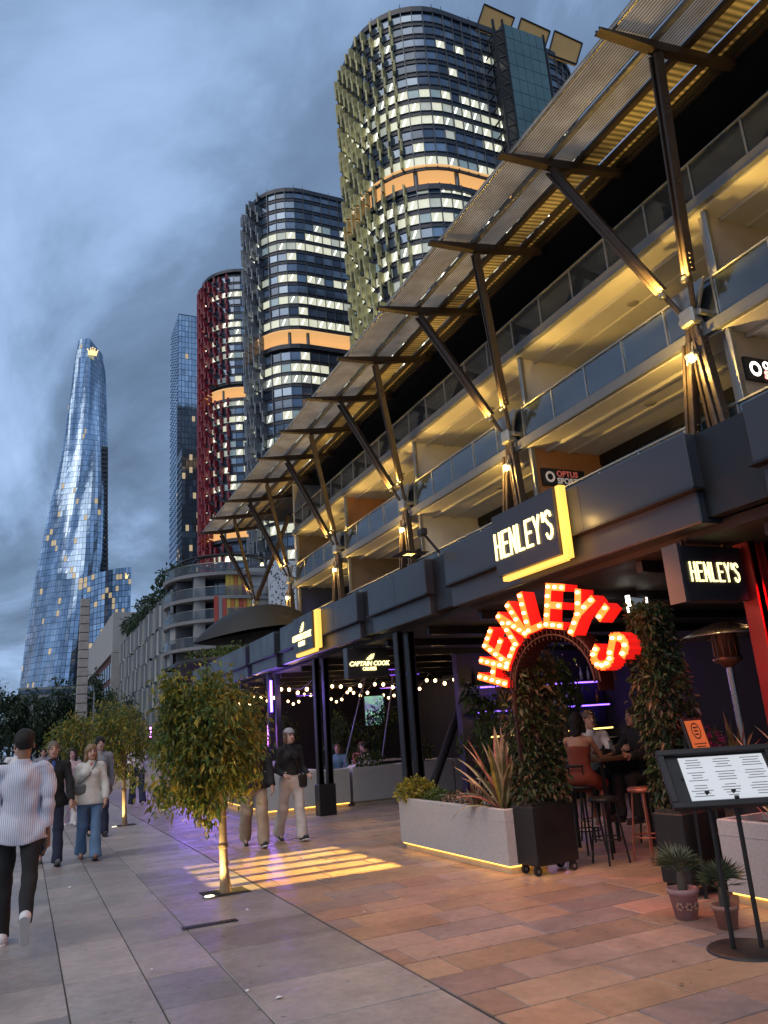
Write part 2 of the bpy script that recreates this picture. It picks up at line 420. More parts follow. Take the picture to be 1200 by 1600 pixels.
# ================================================================== wharf apartment building over the restaurants
XU = 13.0; NY = [10.7+7.24*i for i in range(-1, 6)]; ZN = 9.75
LV = {3: 12.40, 2: 9.49, 1: 6.56}; TH = .28; DEP = 2.7
Y0, Y1 = -4.0, NY[5]-.3
wb = thing('wharf_building', 'long waterside apartment building with glass balconies and sloping steel canopy above the restaurants', 'building', (XU+3, 22, 0))
for lv in (1, 2, 3):
    z = LV[lv]
    b = MB(); b.box((XU,Y0,z-TH), (XU+DEP+.1,Y1,z)); b.build('floor_slab', SOFFIT, wb)
    b = MB(); b.box((XU-.09,Y0,z-.20), (XU-.002,Y1,z+.05)); b.box((XU-.13,Y0,z-.24), (XU-.002,Y1,z-.203)); b.build('slab_edge', SLAB, wb)
    # glazing at the back of the balconies, in bays with frames
    zt = (LV[lv+1]-TH) if lv < 3 else 15.2
    b = MB(); b.box((XU+DEP,Y0,z), (XU+DEP+.06,Y1,zt)); gz = b.build('glazing', WGLASS, wb)
    b = MB()
    for k in np.arange(Y0, Y1, 1.81): b.box((XU+DEP-.05,k,z), (XU+DEP-.002,k+.07,zt))
    b.box((XU+DEP-.06,Y0,zt-.32), (XU+DEP-.004,Y1,zt-.002)); b.build('window_frame', DARK, gz)
    # balustrade: top rail, posts, glass panels
    rl = MB(); rl.box((XU-.06,Y0,z+.955), (XU+.03,Y1,z+.995)); rl.build('handrail', STEEL, wb)
    step = 7.24/5
    pm_ = MB(); pm_.box((-.03,-.025,0), (.012,.025,.955)); pme = pm_.mesh('baluster_post', STEEL)
    gm_ = MB(); gm_.box((-.007,.04,.10), (.007,step-.04,.93)); gme = gm_.mesh('glass_panel', BGLASS)
    for n_, yn in enumerate(NY[:6]):
        for k in range(5):
            y = yn-.55+k*step
            if y+step > Y1+.3: continue
            link('baluster_post', pme, wb, Vector((XU-.01,y,z+.03))-wb.location)
            link('glass_panel', gme, wb, Vector((XU-.015,y,z))-wb.location)
    # party walls
    if lv < 3:
        for n_, yn in enumerate(NY[:6]):
            w = {2:[WHITEW,GREYW,WHITEW,WHITEW,ORANGEW,BROWNW],1:[WHITEW,GREYW,ORANGEW,WHITEW,BROWNW,BLUEW]}[lv][n_]
            b = MB(); b.box((XU+.18,yn-.56,z), (XU+DEP-.001,yn-.36,zt)); b.build('party_wall', w, wb)
            b = MB(); b.bar((XU+.10,yn-.62,z), (XU+.10,yn-.62,zt), .12, .14, bev=.01); b.build('wall_post', STEEL, wb)
            for xd, hh in ((.62,.09),(1.45,.06)):
                b = MB(); b.box((XU+xd,yn-.34,zt-hh), (XU+xd+.10,min(yn+6.66,Y1-.02),zt+.001)); b.build('shadow_rib', SOFFIT, wb)  # ribs added to cast streaks of shadow across the balcony ceiling
            # round ceiling lights
            b = MB(); b.lathe([(0,-.03),(.13,-.03),(.16,0)], (XU+1.3,yn+3.0,zt), 14); b.build('ceiling_light', GREYW, wb)
# top storey: dark recessed wall and roof soffit, end wall, hidden lower walls
b = MB(); b.box((XU+.2,Y0,15.25), (XU+9,Y1+8,15.6)); b.build('roof', CEIL, wb)
b = MB(); b.box((XU+DEP+.2,Y0,3.2), (XU+9,Y1-.05,15.24)); b.build('core_wall', BROWNW, wb)
b = MB(); b.box((XU-.02,Y0,3.2), (XU+DEP+.1,Y1,6.27)); b.build('lower_wall', GREYW, wb)
b = MB(); b.box((XU+.1,Y1,3.2), (XU+9,Y1+.25,15.2)); b.build('end_wall', WHITEW, wb)
# top-storey wall openings with dark frames
b = MB()
for k in np.arange(Y0, Y1, 3.62): b.box((XU+DEP-.12,k+.2,LV[3]+.02), (XU+DEP-.06,k+3.2,14.6))
b.build('window_frame', DARK, wb)

# ---- canopy: rafters, purlins, sheets
def rib_mat(name, col, axis, freq, rough, metal, trans):
    m = bpy.data.materials.new(name); m.use_nodes = True; MATS[name] = m
    n = m.node_tree.nodes; l = m.node_tree.links; b = n['Principled BSDF']; o = n['Material Output']
    t = n.new('ShaderNodeTexCoord'); s = n.new('ShaderNodeSeparateXYZ'); l.new(t.outputs['Object'], s.inputs[0])
    w = n.new('ShaderNodeMath'); w.operation = 'MULTIPLY'; w.inputs[1].default_value = freq; l.new(s.outputs[axis], w.inputs[0])
    si = n.new('ShaderNodeMath'); si.operation = 'SINE'; l.new(w.outputs[0], si.inputs[0])
    no = n.new('ShaderNodeTexNoise'); no.inputs['Scale'].default_value = 1.5; no.inputs['Detail'].default_value = 6; l.new(t.outputs['Object'], no.inputs['Vector'])
    mr = n.new('ShaderNodeMapRange'); mr.inputs[1].default_value = -1; mr.inputs[2].default_value = 1; mr.inputs[3].default_value = .35; mr.inputs[4].default_value = 1.2; l.new(si.outputs[0], mr.inputs[0])
    m2 = n.new('ShaderNodeMapRange'); m2.inputs[1].default_value = .3; m2.inputs[2].default_value = .7; m2.inputs[3].default_value = .75; m2.inputs[4].default_value = 1.2; l.new(no.outputs['Fac'], m2.inputs[0])
    mu = n.new('ShaderNodeMath'); mu.operation = 'MULTIPLY'; l.new(mr.outputs[0], mu.inputs[0]); l.new(m2.outputs[0], mu.inputs[1])
    h = n.new('ShaderNodeHueSaturation'); h.inputs['Color'].default_value = (*col, 1); l.new(mu.outputs[0], h.inputs['Value']); l.new(h.outputs[0], b.inputs['Base Color'])
    b.inputs['Roughness'].default_value = rough; b.inputs['Metallic'].default_value = metal
    bp = n.new('ShaderNodeBump'); bp.inputs['Strength'].default_value = .6; bp.inputs['Distance'].default_value = .02; l.new(si.outputs[0], bp.inputs['Height']); l.new(bp.outputs[0], b.inputs['Normal'])
    if trans > 0:
        tr = n.new('ShaderNodeBsdfTranslucent'); l.new(h.outputs[0], tr.inputs[0]); mx = n.new('ShaderNodeMixShader'); mx.inputs[0].default_value = trans
        l.new(b.outputs[0], mx.inputs[1]); l.new(tr.outputs[0], mx.inputs[2]); l.new(mx.outputs[0], o.inputs[0])
    return m
RIBG = rib_mat('ribbed_grey_sheet', (.66,.66,.66), 0, 2*pi/.075, .5, .05, .6)
RIBY = rib_mat('ribbed_cream_sheet', (.62,.56,.40), 1, 2*pi/.16, .55, .1, .05)
XT, XA, XI = 9.6, 11.1, 13.65
def zr(x): return 14.62+(x-XT)*.155          # top line of the canopy: it rises inwards
RY = sorted([yn+s*1.81 for yn in NY for s in (-1, 1)])
for y in RY:
    b = MB()
    for (xa, xb, da, db) in ((XT, XA, .06, .22), (XA, XI, .23, .15)):
        for sgn in (-1, 1):
            yy = y+sgn*.05
            b.add([(xa,yy-.012,zr(xa)),(xa,yy+.012,zr(xa)),(xa,yy+.012,zr(xa)-da),(xa,yy-.012,zr(xa)-da),(xb,yy-.012,zr(xb)),(xb,yy+.012,zr(xb)),(xb,yy+.012,zr(xb)-db),(xb,yy-.012,zr(xb)-db)],
                  [(0,1,2,3),(7,6,5,4),(0,4,5,1),(1,5,6,2),(2,6,7,3),(3,7,4,0)])
        b.add([(xa,y-.10,zr(xa)-da-.002),(xa,y+.10,zr(xa)-da-.002),(xb,y+.10,zr(xb)-db-.002),(xb,y-.10,zr(xb)-db-.002),(xa,y-.10,zr(xa)-da-.03),(xa,y+.10,zr(xa)-da-.03),(xb,y+.10,zr(xb)-db-.03),(xb,y-.10,zr(xb)-db-.03)],
              [(0,1,2,3),(7,6,5,4),(0,4,5,1),(1,5,6,2),(2,6,7,3),(3,7,4,0)])
    b.build('canopy_rafter', BROWN, wb)
YA, YB = RY[0]-1.81, RY[-1]+.9
for (x, r) in ((XA+.02,.07), (12.02,.09), (12.86,.08), (13.45,.08), (10.0,.035)):
    b = MB(); b.bar((x,YA,zr(x)+.06), (x,YB,zr(x)+.06), r*1.6, r*1.6, bev=.01); b.build('canopy_purlin', BROWN if x > 11.5 else STEEL, wb)
edges = [YA]+RY+[YB]
for ya, yb in zip(edges[:-1], edges[1:]):
    for (xa, xb, mm) in ((9.99,11.055,RIBG),(11.185,11.945,RIBG),(12.11,12.78,RIBY),(12.95,13.38,RIBY)):
        b = MB(); z0 = zr(xa)+.15; z1 = zr(xb)+.15
        b.add([(xa,ya-.003,z0),(xb,ya-.003,z1),(xb,yb+.0,z1),(xa,yb+.0,z0),(xa,ya-.003,z0+.03),(xb,ya-.003,z1+.03),(xb,yb+.0,z1+.03),(xa,yb+.0,z0+.03)],
              [(0,3,2,1),(4,5,6,7),(0,1,5,4),(1,2,6,5),(2,3,7,6),(3,0,4,7)])
        b.build('canopy_sheet', mm, wb)

# ---- Y-shaped strut frames with their lamps
BULB = glow('warm_lamp_glass', (1.0,.72,.28), 22.0)
YEL = (1.0,.60,.13)
def strut(b, p0, p1, w, d, up, mi=0):
    p0 = Vector(p0); p1 = Vector(p1); ax = (p1-p0).normalized()
    u = Vector(up); u = (u-ax*u.dot(ax)).normalized(); r = ax.cross(u)
    for s in (-1, 1): b.bar(p0+r*s*w*.36, p1+r*s*w*.36, w*.28, d, mi, up, bev=.012)
    b.bar(p0+ax*.05, p1-ax*.05, w*.45, d*.45, mi, up)
    return ax, u, r
for n_, yn in enumerate(NY):
    nd = MB(); nx = XU-.22
    nd.cbox((nx,yn,ZN), (.34,.40,.42), bev=.05); nd.bar((nx,yn,ZN), (XU+.05,yn-.1,ZN-.33), .16, .20)
    nd.add([(nx-.02,yn-.55,ZN+.72),(nx-.02,yn+.55,ZN+.72),(nx-.02,yn+.16,ZN-.1),(nx-.02,yn-.16,ZN-.1),(nx+.03,yn-.55,ZN+.72),(nx+.03,yn+.55,ZN+.72),(nx+.03,yn+.16,ZN-.1),(nx+.03,yn-.16,ZN-.1)],
           [(0,1,2,3),(7,6,5,4),(0,4,5,1),(1,5,6,2),(2,6,7,3),(3,7,4,0)])
    for s in (-1, 1): nd.tube([(nx-.03,yn+s*.26,ZN+.02),(nx+.3,yn+s*.26,ZN+.02)], .07, 8)
    node = nd.build('strut_node', STEEL, wb)
    for s in (-1, 1):
        top = Vector((XA, yn+s*1.81, zr(XA)-.32)); bot = Vector((nx-.05, yn+s*.17, ZN+.15))
        b = MB(); d = (top-bot).normalized()
        ax, u, r = strut(b, bot+d*.75, top, .24, .20, (-1,0,.4))
        b.tube([bot, bot+d*.8], .06, 8)
        b.tube([top-d*.1, top+Vector((0,0,.3))], .05, 8)
        for t_ in (.85,.95,1.05,1.15, 2.6,2.75, 4.0,4.1,4.2):
            for q in (-1, 1): b.cbox(bot+d*t_+r*.125*q, (.05,.05,.05), bev=.012)
        b.build('strut_arm', BROWN, node)
        b = MB(); lp = bot+d*.62+u*.12; b.lathe([(0,-.07),(.07,-.06),(.09,.0),(.095,.05),(.07,.05)], lp, 12); hd = b.build('uplight_housing', STEEL, node)
        b = MB(); b.lathe([(0,.0),(.06,.0),(.07,.042),(0,.046)], lp, 12); b.build('uplight_lens', BULB, node)
        lamp('uplight', 'SPOT', lp+Vector((-.05,0,.10)), 190, YEL, node, .06, radians(100), .9, aim=lp+d*3+Vector((.9,0,0)))
        if n_ < 6: lamp('ceiling_uplight', 'SPOT', lp+Vector((-.35,0,.0)), 235, YEL, node, .05, radians(95), .6, aim=(XU+.9, yn+s*2.2, 12.1))
    for (dx, dy) in ((-.12,.95), (.0,-.55), (.45,.15)):
        b = MB(); p0 = Vector((nx+.02, yn+dy*.14, ZN-.20)); p1 = Vector((nx+dx, yn+dy, 4.0))
        d = (p1-p0).normalized(); ax, u, r = strut(b, p0+d*.35, p1, .25, .22, (-1,0,0)); b.tube([p0, p0+d*.5], .07, 8)
        for t_ in (.5,.62,.75,2.2,2.35):
            for q in (-1, 1): b.cbox(p0+d*t_+r*.13*q, (.05,.05,.05), bev=.012)
        b.build('strut_leg', BROWN, node)
    lp = Vector((nx-.16, yn+.02, ZN-.95)); b = MB()
    b.bar(lp+Vector((.1,0,.38)), lp+Vector((.03,0,.06)), .04, .04); b.cbox(lp+Vector((0,0,.05)), (.20,.26,.07), bev=.02)
    for k in (-1, 1): b.bar(lp+Vector((-.06,k*.11,.03)), lp+Vector((-.06,k*.11,-.15)), .02, .02)
    fx = b.build('floodlight', STEEL, node)
    b = MB(); b.cbox(lp+Vector((-.01,0,-.05)), (.13,.17,.12), bev=.04); b.build('floodlight_bulb', BULB, node)
    lamp('flood_bulb', 'POINT', lp+Vector((-.42,.22,-.16)), 150, YEL, node, .05)
# brace at the free end of the canopy
b = MB(); strut(b, (XU-.2,NY[6]-.1,ZN), (XU+.9,NY[6]-4.2,14.4), .24, .2, (-1,0,0)); b.build('canopy_brace', BROWN, wb)
# ================================================================== restaurant verandah
XF = 5.3
MX = Matrix(((0,0,-1),(-1,0,0),(0,1,0)))      # text facing the promenade (-X), reading towards the camera
MY = Matrix(((1,0,0),(0,0,-1),(0,1,0)))       # text facing -Y
def text_mb(body, size, ex, sx=1.0, off=0.0, shear=0.0, mi=0, align='CENTER'):
    cu = bpy.data.curves.new('t', 'FONT'); cu.body = body; cu.size = size; cu.extrude = ex; cu.offset = off; cu.shear = shear
    cu.align_x = align; cu.resolution_u = 3; cu.space_character = 1.0
    o = bpy.data.objects.new('t', cu); COL.objects.link(o)
    dg = bpy.context.evaluated_depsgraph_get(); me = bpy.data.meshes.new_from_object(o.evaluated_get(dg))
    b = MB(); vs = [(v.co.x*sx, v.co.y, v.co.z) for v in me.vertices]; b.add(vs, [tuple(p.vertices) for p in me.polygons], mi)
    bpy.data.objects.remove(o); bpy.data.curves.remove(cu); bpy.data.meshes.remove(me)
    return b
def place(b, M, loc):
    loc = Vector(loc); b.v = [tuple(M @ Vector(p)+loc) for p in b.v]; return b
# block letters made of strokes (x to the right, y up, cap height 1)
def arc(cx, cy, r, a0, a1, n=7, ry=None):
    ry = r if ry is None else ry
    return [(cx+r*cos(radians(a0+(a1-a0)*k/n)), cy+ry*sin(radians(a0+(a1-a0)*k/n))) for k in range(n+1)]
W = .42
GLY = {'H': [[(0,0),(0,1)],[(W,0),(W,1)],[(0,.5),(W,.5)]], 'E': [[(W,0),(0,0),(0,1),(W,1)],[(0,.52),(W*.85,.52)]],
       'N': [[(0,0),(0,1),(W,0),(W,1)]], 'L': [[(0,1),(0,0),(W*.9,0)]], 'Y': [[(0,1),(W/2,.5),(W,1)],[(W/2,.5),(W/2,0)]],
       "'": [[(.04,1),(.04,.72)]], 'S': [arc(W/2,.76,W/2,20,180,6,.24)+arc(W/2,.26,W/2,90-10,-180+20,7,.26)]}
def stroke_mb(lines, w, z0, z1, mf=0, ms=1):
    b = MB(); h = w/2; k = 0
    for ln in lines:
        for (a, c) in zip(ln[:-1], ln[1:]):
            ax, ay = c[0]-a[0], c[1]-a[1]; L_ = hypot(ax, ay)
            if L_ < 1e-6: continue
            ax, ay = ax/L_, ay/L_; e = h*.98
            p = [(a[0]-ax*e-ay*h, a[1]-ay*e+ax*h), (a[0]-ax*e+ay*h, a[1]-ay*e-ax*h), (c[0]+ax*e+ay*h, c[1]+ay*e-ax*h), (c[0]+ax*e-ay*h, c[1]+ay*e+ax*h)]
            dz = .0012*k; k += 1
            b.prism(p, z0-dz, z1-dz, mf, ms)
    return b

vr = thing('restaurant_verandah', 'dark restaurant verandah with slate grey fascia boxes and black steel columns', 'verandah', (XF+3, 15, 0))
b = MB(); b.box((XF+.35,-4,3.72), (XU+.0-.03,27.5,3.88)); b.build('roof_deck', FASCIA, vr)
b = MB(); b.box((XF+.30,-4,3.10), (XU-.03,27.5,3.20)); b.build('ceiling', CEIL, vr)
b = MB(); b.box((12.0,-4,0), (12.2,27.5,3.09)); b.build('back_wall', mat('charcoal_wall', (.025,.022,.022), .7, var=.3), vr)
b = MB(); b.box((6.6,27.3,0), (11.98,27.5,3.09)); b.build('end_wall', mat('charcoal_wall2', (.025,.022,.022), .7, var=.3), vr)
for k, y in enumerate(np.arange(-2, 27, 1.6)):
    b = MB(); b.box((XF+.45,y,2.98), (11.98,y+.09,3.097)); b.build('ceiling_beam', DARK, vr)
BX = [(-6,-3.6),(-3.1,4.12),(4.76,9.35),(9.95,12.12),(12.65,17.35),(17.85,20.1),(20.55,25.3),(25.8,27.9)]
for (ya, yb) in BX:
    b = MB(); b.cbox((XF+.33,(ya+yb)/2,3.73), (.66,yb-ya,.54), bev=.012); fo = b.build('fascia_box', FASCIA, vr)
    b = MB(); b.cbox((XF+.36,(ya+yb)/2,3.31), (.60,yb-ya-.06,.296), bev=.012); b.build('fascia_skirt', FASCIA, fo)
    b = MB(); nj = max(2, int((yb-ya)/1.15))
    for q_ in range(1, nj): b.box((XF-.0015,ya+(yb-ya)*q_/nj-.004,3.48), (XF+.01,ya+(yb-ya)*q_/nj+.004,3.985))
    b.build('panel_joints', BLACKP, fo, kind='stuff')
    b = MB(); b.box((XF-.035,ya-.03,3.452), (XF+.10,yb+.03,3.474)); b.build('drip_edge', DARK, fo)
b = MB(); b.box((XF+.14,-6,3.21), (XF+.28,27.8,3.99)); b.build('fascia_backing', DARK, vr)
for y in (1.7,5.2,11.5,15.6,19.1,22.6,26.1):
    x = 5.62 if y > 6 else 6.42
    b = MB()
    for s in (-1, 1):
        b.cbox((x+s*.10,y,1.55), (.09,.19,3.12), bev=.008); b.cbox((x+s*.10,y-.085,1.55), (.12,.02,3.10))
    b.build('column', DARK if y > 6 else mat('red_lit_tint', (.40,.02,.02), .45, var=.15), vr)  # red lamp light put into the colour of the near columns
    b = MB(); b.cbox((x,y,.30), (.36,.28,.60), bev=.012); b.build('column_base', DARK, vr)
# the wash of a red lamp on the near column
RLED = glow('red_led', (1.0,.02,.03), 9)
b = MB(); b.lathe([(0,.0),(.05,.0),(.06,.10),(.0,.12)], (6.40,4.74,2.98), 12); b.build('lamp_housing', DARK, vr)
b = MB(); b.lathe([(0,-.004),(.045,-.004),(.0,-.012)], (6.40,4.74,2.98), 12); b.build('lamp_lens', RLED, vr)
lamp('red_spot', 'SPOT', (6.40,4.70,2.94), 75, (1,.03,.04), vr, .03, radians(80), .6, aim=(6.42,5.12,1.9))

# ---- signs
LETY = glow('sign_letter_light', (1.0,.84,.36), 1.5)
STRIP = glow('warm_led_strip', (1.0,.56,.10), .85)
PANEL = mat('sign_panel', (.022,.024,.030), .35, var=.1)
def henley_letters(h, depth, sx=1.0):
    b = MB(); x = 0
    for ch in "HENLEY'S":
        g = GLY[ch]; w = .04 if ch == "'" else W
        q = stroke_mb([[(p[0]+x, p[1]) for p in ln] for ln in g], .10, 0, depth/h, 0, 0)
        b.add(q.v, q.f); x += w+(.17 if ch == "'" else .26)
    tw = x-.26; b.v = [((p[0]-tw/2)*h*sx, (p[1]-.5)*h, p[2]*h) for p in b.v]; return b
sg = thing('wall_sign', "square dark wall sign with glowing HENLEY'S letters and lit edge on the grey fascia", 'sign', (XF-.05,7.15,3.6))
b = MB(); b.box((XF-.16,6.53,3.27), (XF-.03,7.78,4.02)); b.build('sign_panel', PANEL, sg)
place(henley_letters(.30, .02, .80), MX, (XF-.161,7.17,3.63)).build('lettering', LETY, sg)
b = MB(); b.box((XF-.125,6.45,3.22), (XF-.04,6.52,4.03)); b.build('light_strip', STRIP, sg)
b = MB(); b.box((XF-.125,6.53,3.205), (XF-.04,7.72,3.262)); b.build('light_strip', STRIP, sg)
lamp('sign_wash', 'POINT', (XF-.2,6.34,3.6), 3.0, (1,.62,.18), sg, .05)
sg = thing('wall_sign', 'dark wall sign with glowing CAPTAIN COOK CRUISES letters on the grey fascia', 'sign', (XF-.05,15,3.6))
b = MB(); b.box((XF-.16,14.62,3.24), (XF-.03,15.86,3.97)); b.build('sign_panel', PANEL, sg)
def captain(s):
    b = MB()
    q = text_mb('CAPTAIN COOK', .17*s, .006, .95, .006*s, .2); b.add([(p[0], p[1]-.06*s, p[2]) for p in q.v], q.f)
    q = text_mb('CRUISES', .125*s, .006, .9, .005*s, .0); b.add([(p[0], p[1]-.19*s, p[2]) for p in q.v], q.f)
    for (x0, y0, ln, th) in ((-.10,.10,.22,.028),(-.06,.145,.2,.028),(-.01,.19,.17,.026),(.05,.235,.11,.022)):
        pts = [(x0*s, y0*s), ((x0+ln*.5)*s, (y0-.012)*s), ((x0+ln)*s, (y0+.022)*s), ((x0+ln+.015)*s, (y0+.022+th)*s), ((x0+ln*.5)*s, (y0-.012+th)*s), ((x0+.03)*s, (y0+th)*s)]
        b.prism(pts, -.006, .006)
    return b
place(captain(1.0), MX, (XF-.168,15.30,3.55)).build('lettering', LETY, sg)
for k in (0, .16): 
    b = MB(); b.box((XF-.125,14.46-k*.0-.0+k*.5,3.22) if k else (XF-.125,14.40,3.22), (XF-.04,14.50+k*.5-.0,3.98) if k else (XF-.04,14.47,3.98))
    if k: b = MB().box((XF-.125,14.52,3.22), (XF-.04,14.585,3.98))
    b.build('light_strip', STRIP, sg)
b = MB(); b.box((XF-.125,14.62,3.17), (XF-.04,15.80,3.232)); b.build('light_strip', STRIP, sg)
def box_sign(label, y, x0, x1, z0, z1, letters, at):
    t = thing('hanging_sign', label, 'sign', ((x0+x1)/2, y, z0))
    b = MB(); b.cbox(((x0+x1)/2,y+.10,(z0+z1)/2), (x1-x0,.16,z1-z0), bev=.01); b.build('sign_box', PANEL, t)
    b = MB(); b.box((x0-.045,y+.005,z0-.012), (x0-.004,y+.20,z1+.012)); b.build('side_trim', FASCIA, t)
    for xx in (x0+.12, x1-.12): b = MB(); b.bar((xx,y+.1,z1-.01), (xx,y+.1,3.12), .03, .03); b.build('hanger', DARK, t)
    place(letters, MY, at).build('lettering', LETY, t)
box_sign('black hanging box sign with glowing CAPTAIN COOK CRUISES letters under the fascia', 13.2, 5.34, 6.12, 2.53, 3.05, captain(.66), (5.72,13.19,2.77))
box_sign("black hanging box sign with glowing HENLEY'S letters beside the red lit column", 5.15, 5.44, 6.22, 2.53, 3.05, henley_letters(.17, .012, .76), (5.83,5.15+.018,2.80))
# recessed downlights
for k, (x, y) in enumerate(((6.9,6.3),(8.1,6.6),(7.4,8.9),(9.0,9.0),(6.9,11.0),(8.6,11.2))):
    t = thing('downlight', ['warm ceiling downlight nearest the red lit column', 'warm ceiling downlight above the patio heater', 'warm ceiling downlight over the bar table', 'warm ceiling downlight deeper in the bar', 'warm ceiling downlight behind the long planter', 'warm ceiling downlight beside the back bar'][k], 'light', (x,y,2.94), 'ceiling downlights')
    b = MB(); b.lathe([(0,.17),(.06,.17),(.065,.0),(.05,.0),(.045,.03)], (x,y,2.94), 14); b.build('can', BLACKP, t)
    b = MB(); b.lathe([(0,.028),(.044,.03)], (x,y,2.94), 14); b.build('lens', glow('downlight_lens', (1,.62,.25), 9), t)
    lamp('downlight_beam', 'SPOT', (x,y,2.93), 16, (1,.58,.26), t, .03, radians(100), .6, aim=(x,y,0))
# screen hung under the ceiling
t = thing('hanging_screen', 'small grey screen with bright white edge hung from the restaurant ceiling', 'screen', (7.0,7.5,2.7))
M = Matrix.Rotation(radians(18), 3, 'Z')
b = MB(); b.cbox((7.0,7.5,2.89), (.40,.05,.20), 0, M, .01); b.build('screen_body', DARK, t)
b = MB(); b.cbox(Vector((7.0,7.5,2.89))+M@Vector((0,-.028,0)), (.36,.006,.165), 0, M); b.build('screen_face', mat('grey_screen', (.12,.13,.14), .2, emit=(.3,.34,.4), estr=.25), t)
WL = glow('white_tube', (1,.93,.8), 5)
for dx in (.225, -.205):
    b = MB(); b.cbox(Vector((7.0,7.5,2.89))+M@Vector((dx,.0,0)), (.022,.05,.21), 0, M); b.build('edge_light', WL, t)
b = MB(); b.bar((7.0,7.52,2.95), (7.0,7.52,3.12), .03, .03); b.build('hanger', DARK, t)

# ---- marquee letters on the garden arch
AP0 = Vector((5.10,7.50,0)); AP1 = Vector((5.50,5.74,0))
adir = (AP1-AP0).normalized(); anor = Vector((0,0,1)).cross(adir); anor = -anor if anor.x > 0 else anor   # towards the promenade
AC = Vector((4.98,6.78,1.90))
def ap(u, z, d=0.0): return AC+adir*u+Vector((0,0,z))+anor*d
RED = mat('red_letter_return', (.55,.012,.012), .35, var=.1, emit=(1,.015,.01), estr=.42)
ORG = mat('orange_letter_face', (.7,.10,.02), .4, var=.05, emit=(1,.16,.015), estr=.95)
BUL = glow('marquee_bulb', (1.0,.70,.28), 9)
mq = thing('marquee_sign', "arched sign of red marquee letters spelling HENLEY'S lined with bulbs over the garden arch", 'sign', AC)
angs = [164, 144, 122, 100, 77, 55, 40, 19]
bm_ = MB(); bm_.ball((0,0,0), .021, 8, sc_=(1,1,.8)); bme = bm_.mesh('bulb', BUL)
HL = .40
for ch, an in zip("HENLEY'S", angs):
    w = .08 if ch == "'" else W
    th = radians(an-90)
    r0 = .64 if ch != "'" else .68
    def tr(p):                                   # glyph point -> place on the arch
        gx, gy = (p[0]-w/2)*HL*1.10, p[1]*HL
        u0, z0 = cos(radians(an))*r0, sin(radians(an))*r0
        return ap(-0+u0+gx*cos(th)-gy*sin(th)*1.0, z0+gx*sin(th)+gy*cos(th), p[2]*HL)
    g = GLY[ch]
    q = stroke_mb(g, .185, -.50, 0, 0, 1)
    q.v = [tuple(tr(p)) for p in q.v]
    lt = q.build('letter', [ORG, RED], mq)
    # raised rim around the face
    done = []
    for ln in g:
        for a, c in zip(ln[:-1], ln[1:]):
            n_ = max(1, int(hypot(c[0]-a[0], c[1]-a[1])/.21))
            for k in range(n_+1):
                p = (a[0]+(c[0]-a[0])*k/n_, a[1]+(c[1]-a[1])*k/n_, .03)
                if all(hypot(p[0]-d[0], p[1]-d[1]) > .13 for d in done):
                    done.append(p); link('bulb', bme, lt, tr(p)-wloc(lt))
lamp('marquee_glow', 'POINT', ap(0,.95,.55), 36, (1,.30,.10), mq, .4)
lamp('marquee_glow', 'POINT', ap(-.9,.35,.45), 18, (1,.30,.10), mq, .3)
lamp('marquee_glow', 'POINT', ap(.9,.35,.45), 20, (1,.30,.10), mq, .3)
# wire arch that carries them
b = MB()
for rr in (.54, .61):
    for d in (-.05, -.30):
        pts = [ap(cos(radians(a))*rr, sin(radians(a))*rr, d) for a in range(0, 181, 9)]
        b.tube(pts, .012, 5)
for a in range(0, 181, 6):
    b.bar(ap(cos(radians(a))*.575, sin(radians(a))*.575, -.05), ap(cos(radians(a))*.575, sin(radians(a))*.575, -.30), .008, .17)
for d in (-.05, -.30): b.bar(ap(-.575, 0, d), ap(-.575, -.75, d), .03, .03)
b.build('wire_frame', mat('dark_red_wire', (.03,.010,.010), .5, metal=.3, var=.2), mq)

# ================================================================== leaves
def leaf_cloud(pts, nrm, size, droop=.5, jit=.9, n_mat=1, asp=.42, rng=RNG, fold=.25):
    """pts (N,3); one folded leaf of four triangles at each; returns MB"""
    N_ = len(pts); d = nrm*(1-jit)+rng.normal(size=(N_,3))*jit; d[:,2] -= droop
    d /= np.linalg.norm(d, axis=1)[:,None]+1e-9
    up = rng.normal(size=(N_,3))+np.array([0,0,1.2]); sd = np.cross(d, up); sd /= np.linalg.norm(sd, axis=1)[:,None]+1e-9
    nn = np.cross(sd, d); L_ = size*(.4+rng.gamma(4., .15, N_))[:,None]; w = L_*asp
    base = pts; mid = pts+d*L_*.5-nn*L_*.0; tip = pts+d*L_-np.array([0,0,1])*L_*.18
    a = mid+sd*w*.5+nn*w*fold; c = mid-sd*w*.5+nn*w*fold
    V = np.stack([base, a, tip, c, mid], 1).reshape(-1, 3)
    b = MB(); b.v = V.tolist(); i = np.arange(N_)*5
    F = np.stack([np.stack([i,i+1,i+4],1), np.stack([i+1,i+2,i+4],1), np.stack([i+2,i+3,i+4],1), np.stack([i+3,i,i+4],1)], 1).reshape(-1, 3)
    b.f = [tuple(f) for f in F.tolist()]; mi = np.repeat(rng.integers(0, n_mat, N_), 4); b.m = mi.tolist(); b.sm = [False]*len(b.f)
    return b
